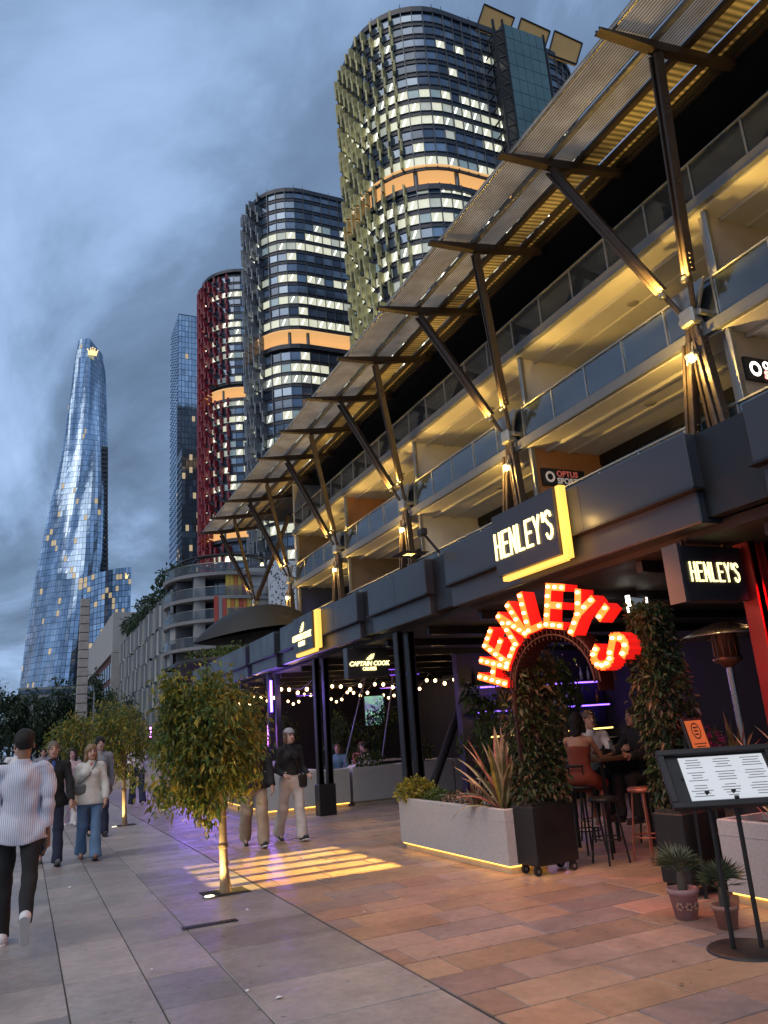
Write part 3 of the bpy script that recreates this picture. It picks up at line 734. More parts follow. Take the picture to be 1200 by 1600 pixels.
def leafmat(name, col, rough=.45, trans=.35):
    m = bpy.data.materials.new(name); m.use_nodes = True; MATS[name] = m
    n = m.node_tree.nodes; l = m.node_tree.links; b = n['Principled BSDF']; o = n['Material Output']
    t = n.new('ShaderNodeTexCoord'); no = n.new('ShaderNodeTexNoise'); no.inputs['Scale'].default_value = 9; l.new(t.outputs['Object'], no.inputs['Vector'])
    mr = n.new('ShaderNodeMapRange'); mr.inputs[1].default_value = .3; mr.inputs[2].default_value = .7; mr.inputs[3].default_value = .65; mr.inputs[4].default_value = 1.35; l.new(no.outputs['Fac'], mr.inputs[0])
    h = n.new('ShaderNodeHueSaturation'); h.inputs['Color'].default_value = (*col, 1); l.new(mr.outputs[0], h.inputs['Value']); l.new(h.outputs[0], b.inputs['Base Color'])
    b.inputs['Roughness'].default_value = rough
    tr = n.new('ShaderNodeBsdfTranslucent'); l.new(h.outputs[0], tr.inputs[0]); mx = n.new('ShaderNodeMixShader'); mx.inputs[0].default_value = trans
    l.new(b.outputs[0], mx.inputs[1]); l.new(tr.outputs[0], mx.inputs[2]); l.new(mx.outputs[0], o.inputs[0]); return m
LEAF = [leafmat('leaf_green', (.13,.17,.030)), leafmat('leaf_olive', (.19,.19,.028)), leafmat('leaf_yellow', (.32,.25,.03)), leafmat('leaf_dark', (.075,.125,.03))]
HEDGE = [leafmat('hedge_green', (.045,.075,.022)), leafmat('hedge_dark', (.03,.055,.02)), leafmat('hedge_red', (.085,.055,.025))]
FARL = [leafmat('far_leaf', (.045,.075,.035)), leafmat('far_leaf_dark', (.03,.055,.03))]
BARK = mat('pale_bark', (.30,.21,.12), .8, var=.3, scale=14, bump=.5)
BARKD = mat('dark_bark', (.10,.08,.06), .85, var=.3, scale=8, bump=.5)

def tree(label, base, trunk_h, c, rad, n_clump, n_leaf, size, mats, bark, name='street_tree', group=None, seed=1, tr=.045, lean=(0,0), lump=.28):
    rng = np.random.default_rng(seed); base = Vector(base)
    t = thing(name, label, 'tree', base, group)
    c = np.array(c); rad = np.array(rad)
    pts = []
    for k in range(9):
        f = k/8; pts.append((base.x+lean[0]*f+.02*sin(5*f+seed), base.y+lean[1]*f+.02*cos(4*f+seed), f*trunk_h))
    b = MB(); b.tube(pts, [tr*(1.35 if k == 0 else 1.0-.4*k/8) for k in range(9)], 10)
    for _ in range(3):
        k = rng.integers(2, 7); b.ball(pts[k], tr*1.15, 8)
    top = np.array(pts[-1])
    # clump centres on a lumpy ellipsoid
    dirs = rng.normal(size=(n_clump, 3)); dirs /= np.linalg.norm(dirs, axis=1)[:, None]
    rr = rng.uniform(.15, 1, n_clump)**.5*(1+lump*1.7*sgn_noise(dirs, 2.3, seed)+.10*rng.normal(size=n_clump))
    cl = c+dirs*rad*rr[:, None]
    for k in range(0, n_clump, max(1, n_clump//16)):
        s = np.array(pts[5+(k % 4)]); e_ = cl[k]; m1 = s*.55+e_*.45+np.array([0,0,-.06*rad[2]])
        b.tube([s, m1, e_], [tr*.45, tr*.28, tr*.10], 6)
    b.build('trunk', bark, t)
    per = n_leaf//n_clump; P = []; Nn = []
    for k in range(n_clump):
        o = rng.normal(size=(per, 3))*rad*rng.uniform(.10, .19); P.append(cl[k]+o); Nn.append(np.repeat(dirs[k][None], per, 0))
    P = np.concatenate(P); Nn = np.concatenate(Nn)
    lb = leaf_cloud(P, Nn, size, .55, .7, len(mats), .42, rng); lb.build('crown', mats, t)
    return t
UPL = mat('uplight_ring', (.25,.25,.25), .4, metal=.8, var=.1)
def street_tree(label, x, y, h, c, rad, ncl, nl, seed, up=True, size=.085):
    t = tree(label, (x,y,0), h, c, rad, ncl, nl, size, LEAF, BARK, 'street_tree', 'young street trees along the promenade', seed, .050)
    b = MB(); a = [(x-.23, y-.19), (x+.25, y-.17), (x+.23, y+.2), (x-.25, y+.19)]; b.prism(a, .002, .006)
    b.build('tree_pit', mat('soil', (.03,.025,.02), .95, var=.4, scale=20, bump=.6), t)
    b = MB(); b.lathe([(0,.012),(.055,.012),(.075,.010),(.08,.003)], (x-.20,y-.14,0), 18); b.build('uplight_ring', UPL, t)
    b = MB(); b.lathe([(0,.016),(.05,.0145)], (x-.20,y-.14,0), 18); b.build('uplight_lens', glow('uplight_lens', (1,.86,.55), 5), t)
    b = MB()
    for zz in (.30,): b.tube([(x+.048*cos(k*.7), y+.048*sin(k*.7), zz+.003*sin(k*2)) for k in range(10)], .007, 5)
    b.build('tie', BLACKP, t)
    if up: lamp('tree_uplight', 'SPOT', (x-.20,y-.14,.05), 60, (1,.74,.30), t, .04, radians(95), .6, aim=(x+.08,y+.05,1.7))
    return t
street_tree('young tree with round yellow green crown beside the lit stripes on the paving', 2.08, 9.12, 1.9, (1.88,9.12,1.62), (.56,.62,.72), 84, 17500, 3, True, .072)
street_tree('young tree with open green crown behind the woman in white sweater', 2.01, 18.18, 1.9, (1.95,18.2,1.72), (.68,.7,.75), 60, 5200, 8, True, .08)
street_tree('young leafy tree farthest along the row beyond the walking crowd', 1.95, 27.3, 2.0, (1.7,27.3,2.0), (.95,.9,.85), 60, 3000, 12, False, .12)

# ---- garden arch: two black tubs on castors, each with a clipped hedge
TUB = mat('black_tub', (.012,.012,.012), .5, var=.2)
TYRE = mat('rubber', (.02,.02,.02), .7, var=.2)
for lab, cpos, hz in (("black castor tub with tall clipped hedge standing against the long pale planter", (5.21,7.50), 2.28), ('black castor tub with tall reddish clipped hedge behind the potted palms', (5.60,5.76), 2.52)):
    t = thing('hedge_tub', lab, 'planter', (cpos[0],cpos[1],0), 'hedge tubs of the garden arch'); x, y = cpos
    rotm = Matrix.Rotation(radians(4), 3, 'Z')
    b = MB(); b.cbox((x,y,.395), (.58,.34,.59), 0, rotm, .012); b.build('tub', TUB, t)
    b = MB(); b.cbox((x,y,.70), (.52,.28,.03), 0, rotm); b.build('soil', MATS['soil'], t)
    for sx in (-1, 1):
        for sy in (-1, 1):
            p = Vector((x+sx*.23,y+sy*.115,.048)); b = MB()
            b.tube([p+Vector((0,-.016,0)), p+Vector((0,.016,0))], .046, 12); b.bar(p+Vector((0,0,.02)), p+Vector((0,0,.062)), .05, .05); cst = b.build('castor', TYRE, t)
            b = MB(); b.tube([p+Vector((0,-.02,0)), p+Vector((0,.02,0))], .02, 8); b.build('hub', STEEL, cst)
    rng = np.random.default_rng(int(x*100)); n_ = 6400
    q = rng.uniform(-1, 1, (n_, 3)); f = rng.integers(0, 5, n_)
    for k in range(n_):
        if rng.random() < .75:
            ax, sg_ = ((0,1),(0,-1),(1,1),(1,-1),(2,1))[f[k]]; q[k, ax] = sg_*rng.uniform(.8, 1.1)
    zz = .74+(q[:,2]*.5+.5)*(hz-.74)
    wv = 1+.13*np.sin(zz*5+x)+.08*np.sin(zz*11+q[:,0]*3)
    P = np.stack([x-(.03 if hz > 2.4 else 0)+q[:,0]*(.245 if hz < 2.4 else .19)*wv, y+(.07 if hz > 2.4 else 0)+q[:,1]*(.19 if hz < 2.4 else .16)*wv, zz], 1)
    nr = q/np.linalg.norm(q, axis=1)[:,None]
    leaf_cloud(P, nr, .058, .35, .65, 3, .5, rng).build('hedge', HEDGE, t)
    b = MB(); b.box((x-.13-(.03 if hz > 2.4 else 0),y-.09+(.07 if hz > 2.4 else 0),.70), (x+.13-(.03 if hz > 2.4 else 0),y+.09+(.07 if hz > 2.4 else 0),hz-.22)); b.build('hedge_core', mat('hedge_core', (.012,.016,.008), .95, var=.3), t)

# ---- planters
LED = glow('planter_led', (1.0,.50,.08), 2.6)
PLINTH = mat('sandy_plinth', (.55,.47,.33), .8, var=.12, scale=9, bump=.2)
SOIL = MATS['soil']
def planter(label, x0, x1, y0, y1, h, led=True, group='pale terrazzo planters around the terrace', slats=False, m=CONC):
    cx, cy = (x0+x1)/2, (y0+y1)/2; t = thing('planter', label, 'planter', (cx,cy,0), group)
    b = MB(); b.box((x0+.05,y0+.05,.001), (x1-.05,y1-.05,.085)); b.build('plinth', PLINTH, t)
    b = MB(); w = .05
    o = [(x0,y0),(x1,y0),(x1,y1),(x0,y1)]; i = [(x0+w,y0+w),(x1-w,y0+w),(x1-w,y1-w),(x0+w,y1-w)]; ch = .008
    oc = [(x0+ch,y0+ch),(x1-ch,y0+ch),(x1-ch,y1-ch),(x0+ch,y1-ch)]
    vs = [(*p,.088) for p in o]+[(*p,h-ch) for p in o]+[(*p,h) for p in oc]+[(*p,h) for p in i]+[(*p,h-.10) for p in i]
    fs = [(0,3,2,1)]
    for r_ in range(4):
        for k in range(4): fs.append((r_*4+k, r_*4+(k+1)%4, (r_+1)*4+(k+1)%4, (r_+1)*4+k))
    b.add(vs, fs); b.build('shell', m, t)
    b = MB(); b.box((x0+w+.002,y0+w+.002,h-.14), (x1-w-.002,y1-w-.002,h-.06)); b.build('soil', SOIL, t)
    b = MB(); g = .010
    b.box((x0-.003,y0-.003,h-.125), (x1+.003,y1+.003,h-.117)); b.build('rim_line', m, t)
    if led:
        b = MB(); e_ = .022
        b.box((x0+e_,y0+e_,.070), (x0+e_+.014,y1-e_,.084)); b.box((x0+e_+.02,y0+e_,.070), (x1-e_,y0+e_+.014,.084)); b.build('light_strip', LED, t)
    if slats:
        bt = MB(); bt.cbox((0,0,0), (.018,.034,h-.16), bev=.004); sm = bt.mesh('batten', SLAB)
        for y in np.arange(y0+.05, y1-.03, .10): link('batten', sm, t, Vector((x0-.012,y,.10+(h-.16)/2))-wloc(t))
    return t
planter('long pale terrazzo planter with spiky variegated plants and glowing base by the arch', 4.80, 5.36, 7.64, 10.34, .66)
planter('pale terrazzo planter with glowing base behind the menu stand', 5.45, 6.0, 2.2, 5.30, .66)
for k, (ya, yb) in enumerate(((17.25,20.1),(20.2,23.1),(23.2,26.1))):
    planter(['batten clad terrace planter closest to the terrace corner', 'middle batten clad terrace planter along the promenade', 'far end batten clad terrace planter past the middle one'][k], 4.72, 5.16, ya, yb, .84, True, 'batten clad terrace planters', True, WHITEW)
for k, (xa, xb) in enumerate(((4.72,6.10),(6.18,6.62),(6.70,7.95),(8.0,9.25),(9.3,10.6),(10.65,11.9))):
    planter(['corner terrace planter with glowing base behind the black column', 'narrow terrace planter beside the corner planter', 'pale terrace planter between the two black columns', 'pale terrace planter behind the second black column', 'pale terrace planter deep in the shade of the verandah', 'pale terrace planter against the back wall'][k],
            xa, xb, 16.75, 17.20, .80, k < 2, 'terrace planters across the verandah')

# ---- spiky plants
BL = [leafmat('blade_cream', (.60,.48,.28), .5, .2), leafmat('blade_olive', (.16,.15,.06), .5, .2), leafmat('blade_pink', (.42,.17,.12), .5, .2), leafmat('blade_yellow', (.45,.36,.06), .5, .2), leafmat('blade_dry', (.38,.27,.17), .6, .2)]
def blade(p, az, el, ln, w, bend, mats, rng):
    vs = []; fs = []; mi = []; n_ = 9; pos = np.array(p, float); d_el = el
    for k in range(n_+1):
        f = k/n_; ww = w*(.55+.9*f if f < .5 else 1.0*(1-((f-.5)/.5)**1.7))+.002
        d = np.array([cos(az)*cos(d_el), sin(az)*cos(d_el), sin(d_el)]); sd = np.array([-sin(az), cos(az), 0]); up = np.cross(d, sd)*-1
        for (s, l_) in ((-1,.35),(-.45,.08),(.45,.08),(1,.35)): vs.append(pos+sd*ww*s*.5+up*ww*l_*.6)
        pos = pos+d*ln/n_; d_el -= bend/n_*(.4+1.4*f)
    for k in range(n_):
        for j in range(3): fs.append((k*4+j, k*4+j+1, (k+1)*4+j+1, (k+1)*4+j)); mi.append(mats[j])
    b = MB(); b.add(vs, fs, 0, True); b.m = mi; return b
def flax(label, c, n_, lmin, lmax, seed, wid=.055, group='spiky variegated flax plants', mode=0, mats=None):
    rng = np.random.default_rng(seed); t = thing('flax_plant', label, 'plant', c, group)
    for k in range(n_):
        az = rng.uniform(0, 2*pi); inner = k/n_
        el = radians(88-60*inner*rng.uniform(.6, 1.1)); ln = rng.uniform(lmin, lmax)*(1-.25*inner); bend = radians(rng.uniform(5, 30)+110*inner**2.2*rng.uniform(.4, 1.2))
        m = ((0,1,0),(2,1,2),(0,1,2),(3,1,0),(4,4,4))[rng.choice(5, p=[.34,.24,.2,.12,.10])]
        if mode == 1: m = ((1,1,1),(2,1,2),(1,2,1))[rng.integers(0,3)]
        blade((c[0]+rng.normal()*.035, c[1]+rng.normal()*.035, c[2]), az, el, ln, wid*rng.uniform(.8,1.25), bend, m, rng).build('leaf', BL, t)
    return t
flax('cream and pink striped flax with tall leaves beside the hedge tub', (5.04,8.0,.58), 46, .60, 1.05, 4, .095)
flax('small flax with drooping leaves mid planter', (5.02,8.55,.58), 16, .35, .55, 9, .05)
flax('flax with long dry drooping leaves hanging over the planter behind the menu stand', (5.66,4.75,.58), 22, .6, 1.05, 14, .05)
flax('dark red flax standing behind the framed poster', (7.1,6.5,.75), 30, .5, .8, 21, .045, mode=1)
flax('tall pale flax against the red lit column', (6.05,4.55,.60), 18, .8, 1.25, 25, .05)
def bush(label, c, rad, n_, size, mats, seed, name='shrub', group='low shrubs in planters'):
    rng = np.random.default_rng(seed); t = thing(name, label, 'shrub', (c[0],c[1],c[2]-rad[2]), group)
    q = rng.normal(size=(n_,3)); q /= np.linalg.norm(q, axis=1)[:,None]; r = rng.uniform(.3,1,n_)**.5*(1+.25*sgn_noise(q,3,seed))
    leaf_cloud(np.array(c)+q*r[:,None]*np.array(rad), q, size, .1, .7, len(mats), .55, rng).build('foliage', mats, t)
    b = MB()
    for k in range(7):
        a = rng.uniform(0, 6.28); b.tube([(c[0]+.02*cos(a),c[1]+.02*sin(a),c[2]-rad[2]-.03),(c[0]+rad[0]*.6*cos(a),c[1]+rad[1]*.6*sin(a),c[2]+rad[2]*rng.uniform(-.2,.7))],[.008,.003],5)
    b.build('stems', BARKD, t); return t
bush('bright yellow green shrub spilling over the far end of the long planter', (4.98,10.16,.73), (.27,.30,.20), 1300, .055, [leafmat('lime_leaf', (.42,.38,.05)), LEAF[2], LEAF[1]], 2)
bush('low dark green shrub next to the bright shrub in the long planter', (5.05,9.62,.68), (.2,.25,.11), 500, .045, [LEAF[0], LEAF[3]], 5)
bush('dry brown ground cover in the long planter', (5.05,9.05,.66), (.22,.30,.09), 500, .04, [BL[4], leafmat('dry_purple', (.13,.07,.06))], 6)
bush('magenta flowering shrub beside the second hedge', (6.10,5.92,1.25), (.20,.20,.16), 420, .05, [leafmat('magenta', (.42,.03,.16)), HEDGE[0], leafmat('magenta2', (.30,.02,.10))], 7)
bush('red leaved shrub between the flax and the hedge tub', (5.20,7.78,.95), (.10,.12,.30), 420, .05, [leafmat('red_leaf', (.25,.02,.03)), HEDGE[1]], 17)
for k, (x, y, s) in enumerate(((7.2,16.98,1),(8.5,16.98,1.1),(5.3,16.98,.7),(9.9,16.98,1.2))):
    bush(['green shrub in the planter between the two black columns', 'green shrub in the planter behind the second black column', 'thin green shrub in the corner planter', 'tall green shrub deep in the verandah'][k], (x,y,.92*s+.02), (.40,.16,.22*s), 500, .07, HEDGE[:2]+[LEAF[0]], 30+k)

# ---- potted palms
TERRA = mat('terracotta', (.36,.19,.14), .8, var=.2, scale=10, bump=.2); TERRAP = mat('pink_terracotta', (.38,.22,.22), .8, var=.2, scale=10, bump=.2)
PALM = [leafmat('palm_green', (.06,.09,.045), .5, .2), leafmat('palm_grey', (.09,.12,.07), .5, .2)]
def potted(label, x, y, r, h, m, rose, seed):
    t = thing('potted_palm', label, 'plant', (x,y,0), 'potted palms on the paving'); rng = np.random.default_rng(seed)
    b = MB(); b.lathe([(0,.0),(r*.72,.0),(r*.95,h*.82),(r*1.04,h*.83),(r*1.06,h),(r*.93,h),(r*.9,h*.86),(0,h*.86)], (x,y,0), 24); pt = b.build('pot', m, t)
    if rose:
        for a in (-2.0,-1.3,-2.7):
            b = MB()
            for k in range(6): b.ball((x+r*.86*cos(a)+.022*cos(k)*-sin(a), y+r*.86*sin(a)+.022*cos(k)*cos(a), h*.45+.022*sin(k)), .012, 6)
            b.build('rosette', TERRA, pt)
    b = MB(); b.tube([(x,y,h*.8),(x+.01,y,h+.05),(x,y,h+.12)], [.035,.04,.025], 8); b.build('stem', BARKD, t)
    for f in range(13):
        az = f*2.4+rng.uniform(-.2,.2); el = radians(rng.uniform(25, 80)); L_ = rng.uniform(.17,.27); b = MB()
        d = Vector((cos(az)*cos(el), sin(az)*cos(el), sin(el))); o = Vector((x,y,h+.10)); s = d.cross(Vector((0,0,1))).normalized(); u = s.cross(d)
        b.tube([o, o+d*L_*.5, o+d*L_], [.004,.003,.001], 4)
        for k in range(11):
            a = radians(-75+15*k); dd = (d*cos(a)+s*sin(a)).normalized(); st = o+d*L_*.45; e_ = st+dd*L_*.75-Vector((0,0,.03)); pw = dd.cross(u)*.009
            b.add([st+pw*.4, st-pw*.4, st*.45+e_*.55-pw, e_, st*.45+e_*.55+pw], [(0,1,2),(0,2,4),(4,2,3)], k % 2)
        b.build('frond', PALM, t)
potted('small fan palm in pink pot with rosettes by the hedge tub', 4.82, 5.16, .115, .225, TERRAP, True, 1)
potted('small fan palm in plain terracotta pot beside the menu stand', 4.83, 4.76, .095, .165, TERRA, False, 2)
# ================================================================== terrace furniture
def pix(px, py, X=None, Y=None, Z=None):
    d = RC @ np.array([px-600, -(py-800), -FPX])
    t = (X/d[0]) if X is not None else (Y/d[1]) if Y is not None else (Z-CAMH)/d[2]
    return Vector((d[0]*t, d[1]*t, CAMH+d[2]*t))
# ---- menu stand
ms = thing('menu_stand', 'black menu stand with tilted framed white menu on round base', 'menu stand', (4.50,4.33,0))
b = MB(); b.lathe([(0,.018),(.24,.018),(.255,.010),(.26,.0)], (4.50,4.30,.002), 36); b.build('base_plate', BLACKP, ms)
for x, yy in ((4.42,4.34), (4.58,4.25)):
    b = MB(); b.bar((x,yy,.02), (x,yy,1.02), .032, .022, up=(0,1,0), bev=.004); b.build('post', BLACKP, ms)
MR = Matrix.Rotation(radians(-30), 3, 'Z') @ Matrix.Rotation(radians(52), 3, 'X')
mc = Vector((4.58,4.33,1.10))
def mpt(x, y, z): return mc+MR@Vector((x,y,z))
b = MB(); b.cbox(mc+MR@Vector((0,0,-.02)), (.80,.46,.03), 0, MR, .006); b.build('tray', BLACKP, ms)
b = MB()
for (c, d) in (((0,.215,.005),(.82,.05,.045)),((0,-.215,.005),(.82,.05,.045)),((.385,0,.0045),(.05,.384,.044)),((-.385,0,.0045),(.05,.384,.044))): b.cbox(mpt(*c), d, 0, MR, .006)
b.build('frame', mat('stand_frame', (.03,.027,.027), .35, metal=.3, var=.15), ms)
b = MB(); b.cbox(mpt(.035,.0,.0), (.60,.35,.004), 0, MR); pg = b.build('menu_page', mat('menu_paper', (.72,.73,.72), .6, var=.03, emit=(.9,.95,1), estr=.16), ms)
b = MB(); rng = random.Random(3)
for cx in (-.17, .035, .24):
    for k in range(15):
        if k in (4, 9): continue
        w = rng.uniform(.07,.15); b.cbox(mpt(cx, .150-.021*k, .0026), (w,.005,.0008), 0, MR)
b.build('print', mat('menu_ink', (.10,.10,.10), .6, var=0), pg)
b = MB(); b.cbox(mpt(.04,-.172,.012), (.03,.022,.02), 0, MR, .004)
for s in (-.28,.35): b.cbox(mpt(s,.0,.008), (.016,.016,.012), 0, MR, .004)
b.build('clip', BLACKP, ms)
# ---- framed poster on an easel
po = thing('framed_poster', 'orange framed poster with dark oval emblem standing behind the menu stand', 'poster', (5.68,5.5,0))
pc = pix(1087,1148,Y=5.5); pM = Matrix.Rotation(radians(-14), 3, 'X')
b = MB(); b.cbox(pc, (.25,.03,.30), 0, pM, .006); b.build('frame', BLACKP, po)
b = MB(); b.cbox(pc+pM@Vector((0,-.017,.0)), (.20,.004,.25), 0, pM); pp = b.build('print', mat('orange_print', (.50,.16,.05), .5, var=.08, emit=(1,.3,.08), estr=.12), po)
b = MB(); vs = []; nn = 20
for k in range(nn):
    a = 2*pi*k/nn; r1 = (.055,.075); vs.append(pc+pM@Vector((r1[0]*cos(a),-.0205,.03+r1[1]*sin(a)))); vs.append(pc+pM@Vector((r1[0]*.82*cos(a),-.0205,.03+r1[1]*.82*sin(a))))
b.add(vs, [(2*k,(2*k+2)%(2*nn),(2*k+3)%(2*nn),2*k+1) for k in range(nn)])
for k in range(3): b.cbox(pc+pM@Vector((0,-.0205,.06-.03*k)), (.05,.001,.014), 0, pM)
for k in range(2): b.cbox(pc+pM@Vector((0,-.0205,-.085-.025*k)), (.15-.04*k,.001,.008), 0, pM)
b.build('emblem', mat('emblem_ink', (.06,.04,.02), .6, var=0), pp)
for s in (-1, 1): b = MB(); b.bar((pc.x+s*.11,pc.y+.03,pc.z), (pc.x+s*.15,pc.y+.05,0), .025, .025); b.build('leg', BLACKP, po)
# ---- patio heater
hx, hy = 7.62, 6.8
ht = thing('patio_heater', 'steel mushroom patio heater with wide round hood under the verandah', 'heater', (hx,hy,0))
b = MB(); b.lathe([(0,2.56),(.10,2.55),(.30,2.49),(.50,2.40),(.505,2.385),(.30,2.465),(.09,2.52),(0,2.52)], (hx,hy,0), 32); b.build('hood', mat('brushed_steel', (.45,.42,.38), .3, metal=.9, var=.15), ht)
b = MB(); b.lathe([(.14,2.42),(.14,2.16),(.17,2.14),(.17,2.10),(.09,2.06),(.05,2.02)], (hx,hy,0), 20)
for a in range(12): b.bar((hx+.145*cos(a*.52),hy+.145*sin(a*.52),2.42), (hx+.145*cos(a*.52),hy+.145*sin(a*.52),2.15), .008, .008)
b.build('burner', mat('copper_burner', (.30,.14,.09), .35, metal=.8, var=.2), ht)
b = MB(); b.tube([(hx,hy,2.05),(hx,hy,.75)], .038, 12); b.build('pole', MATS['brushed_steel'], ht)
b = MB(); b.lathe([(.22,.0),(.24,.03),(.22,.75),(.10,.80),(0,.8)], (hx,hy,0), 20); b.build('gas_tank_cover', BLACKP, ht)
# ---- bar table, stools
def bar_table(label, x, y, w, d):
    t = thing('bar_table', label, 'table', (x,y,0), 'high bar tables')
    b = MB(); b.cbox((x,y,1.05), (w,d,.045), bev=.01); b.build('table_top', mat('dark_timber', (.10,.055,.03), .35, var=.3, scale=6), t)
    for sx in (-1, 1):
        for sy in (-1, 1): b = MB(); b.bar((x+sx*(w/2-.06),y+sy*(d/2-.06),0), (x+sx*(w/2-.06),y+sy*(d/2-.06),1.03), .035, .035); b.build('leg', DARK, t)
    for (ox, oy, r, h) in ((-.2,.05,.035,.15),(.1,-.08,.034,.13),(.22,.1,.03,.18)):
        g_ = thing('glass', ('drinking glass on the bar table seen through the arch' if x < 8 else 'drinking glass on the bar table deeper inside'), 'glass', (x+ox,y+oy,1.073), 'glasses on the bar tables')
        b = MB(); b.lathe([(0,.003),(r*.75,.003),(r,h),(r*.94,h),(r*.7,.01)], (x+ox,y+oy,1.073), 12); b.build('tumbler', glass_mat('tumbler_glass', (.5,.5,.5), .05, .15) if 'tumbler_glass' not in MATS else MATS['tumbler_glass'], g_)
        b = MB(); b.lathe([(0,.008),(r*.72,.008),(r*.86,h*.6),(0,h*.6)], (x+ox,y+oy,1.073), 12); b.build('drink', mat('amber_drink', (.35,.13,.02), .2, var=0), g_)
def stool(label, x, y, m, h=.74, back=False, rz=0):
    t = thing('bar_stool', label, 'stool', (x,y,0), 'bar stools')
    b = MB(); b.lathe([(0,h+.03),(.16,h+.03),(.175,h+.01),(.165,h-.015),(0,h-.015)], (x,y,0), 20); b.build('seat', m, t)
    for k in range(4):
        a = rz+pi/4+k*pi/2; b = MB(); p0 = (x+.12*cos(a),y+.12*sin(a),h-.01); p1 = (x+.20*cos(a),y+.20*sin(a),.0)
        b.tube([p0, p1], .012, 7); b.build('leg', m, t)
    b = MB(); b.tube([(x+.175*cos(rz+k*pi/8),y+.175*sin(rz+k*pi/8),.26) for k in range(17)], .009, 6); b.build('foot_ring', m, t)
    if back:
        b = MB(); b.tube([(x+.17*cos(rz+a),y+.17*sin(rz+a),h+.26) for a in np.linspace(-1.2,1.2,9)], .016, 6)
        for a in (-1.1,0,1.1): b.bar((x+.16*cos(rz+a),y+.16*sin(rz+a),h), (x+.17*cos(rz+a),y+.17*sin(rz+a),h+.26), .014, .014)
        b.build('backrest', m, t)
COPPER = mat('copper_wire', (.45,.16,.10), .35, metal=.6, var=.15)
bar_table('high timber bar table seen through the garden arch', 6.72, 8.20, .75, .75)
bar_table('second high timber bar table deeper in the bar', 9.2, 9.6, .8, .8)
stool('copper wire bar stool by the second hedge', 6.36, 7.18, COPPER)
stool('dark bar stool under the woman in the rust dress', 6.25, 8.12, DARK, .74, True, pi)
stool('dark bar stool at the far side of the bar table', 6.90, 8.78, DARK)
stool('dark bar stool on the inner side of the bar table', 7.25, 8.05, DARK)
stool('dark empty bar stool standing inside the arch', 5.98, 7.42, DARK, .66)
# ---- back bar with lit shelves
bb = thing('back_bar', 'back bar counter with violet lit bottle shelves and yellow counter light', 'bar', (10.6,13.6,0))
b = MB(); b.box((8.4,13.2,0), (11.9,13.7,1.10)); b.build('counter', DARK, bb)
b = MB(); b.box((8.2,14.3,0), (11.95,14.5,3.05)); b.build('back_panel', mat('violet_panel', (.03,.02,.06), .6, var=.2), bb)
VIO = glow('violet_led', (.22,.10,1.0), 3.0); YLW = glow('yellow_shelf_light', (1.0,.72,.18), 2.0)
for k in range(3):
    b = MB(); b.box((8.4,14.0,1.30+.5*k), (11.9,14.28,1.33+.5*k)); sh = b.build('shelf', DARK, bb)
    b = MB(); b.box((8.45,14.02,1.265+.5*k), (11.85,14.05,1.295+.5*k)); b.build('light_strip', VIO if k else YLW, bb)
rb = random.Random(4); bmats = [mat('bottle_green', (.02,.08,.03), .1, var=0), mat('bottle_amber', (.18,.07,.01), .1, var=0), mat('bottle_clear', (.35,.4,.42), .1, var=0), mat('bottle_blue', (.03,.05,.2), .1, var=0)]
bo = MB(); bo.lathe([(0,0),(.038,0),(.038,.17),(.014,.22),(.014,.30),(0,.30)], (0,0,0), 8); 
for mi_, mm in enumerate(bmats):
    bo_me = bo.mesh('bottle', mm); 
    for k in range(9):
        o = link('bottle', bo_me, None, (8.55+rb.uniform(0,3.2),14.14,1.332+.5*rb.choice([0,1,2])))
        setp(o, ['green', 'amber', 'clear', 'blue'][mi_]+' glass bottle standing on the lit back bar shelves', 'bottle', ['green', 'amber', 'clear', 'blue'][mi_]+' bottles on the back bar')
lamp('bar_violet', 'POINT', (9.8,13.9,2.3), 22, (.25,.12,1), bb, .2)
lamp('bar_yellow', 'POINT', (9.0,12.9,2.1), 14, (1,.7,.25), bb, .15)
# ---- festoon lights on the far terrace
FB = glow('festoon_bulb', (1.0,.62,.28), 7)
fb = MB(); fb.ball((0,0,0), .042, 10, sc_=(1,1,1.1)); fme = fb.mesh('bulb', FB)
fc = MB(); fc.lathe([(.016,.03),(.02,.075),(0,.075)], (0,0,0), 8); cme = fc.mesh('socket', BLACKP)
for k, (x0, y0, x1, y1) in enumerate(((5.9,16.4,6.5,26.5),(7.0,15.9,8.2,26.5),(8.0,15.8,9.8,26.5),(9.0,15.2,11.4,25.5))):
    t = thing('festoon_lights', ['festoon of round warm bulbs closest to the terrace edge', 'second festoon of round warm bulbs in from the terrace edge', 'third festoon of round warm bulbs in from the terrace edge', 'festoon of round warm bulbs deepest in the terrace'][k], 'string lights', (x0,y0,2.9))
    pts = []; n_ = 36
    for i in range(n_+1):
        f = i/n_; pts.append(Vector((x0+(x1-x0)*f, y0+(y1-y0)*f, 2.93-.28*abs(sin(f*pi*3)))))
    b = MB(); b.tube(pts, .008, 5); b.build('cable', BLACKP, t)
    for i in range(1, n_, 3):
        link('bulb', fme, t, pts[i]-Vector((0,0,.085))-wloc(t)); link('socket', cme, t, pts[i]-Vector((0,0,.085))-wloc(t))
    for f in (8, 24): lamp('festoon_glow', 'POINT', pts[f]-Vector((0,0,.2)), 5, (1,.6,.25), t, .1)
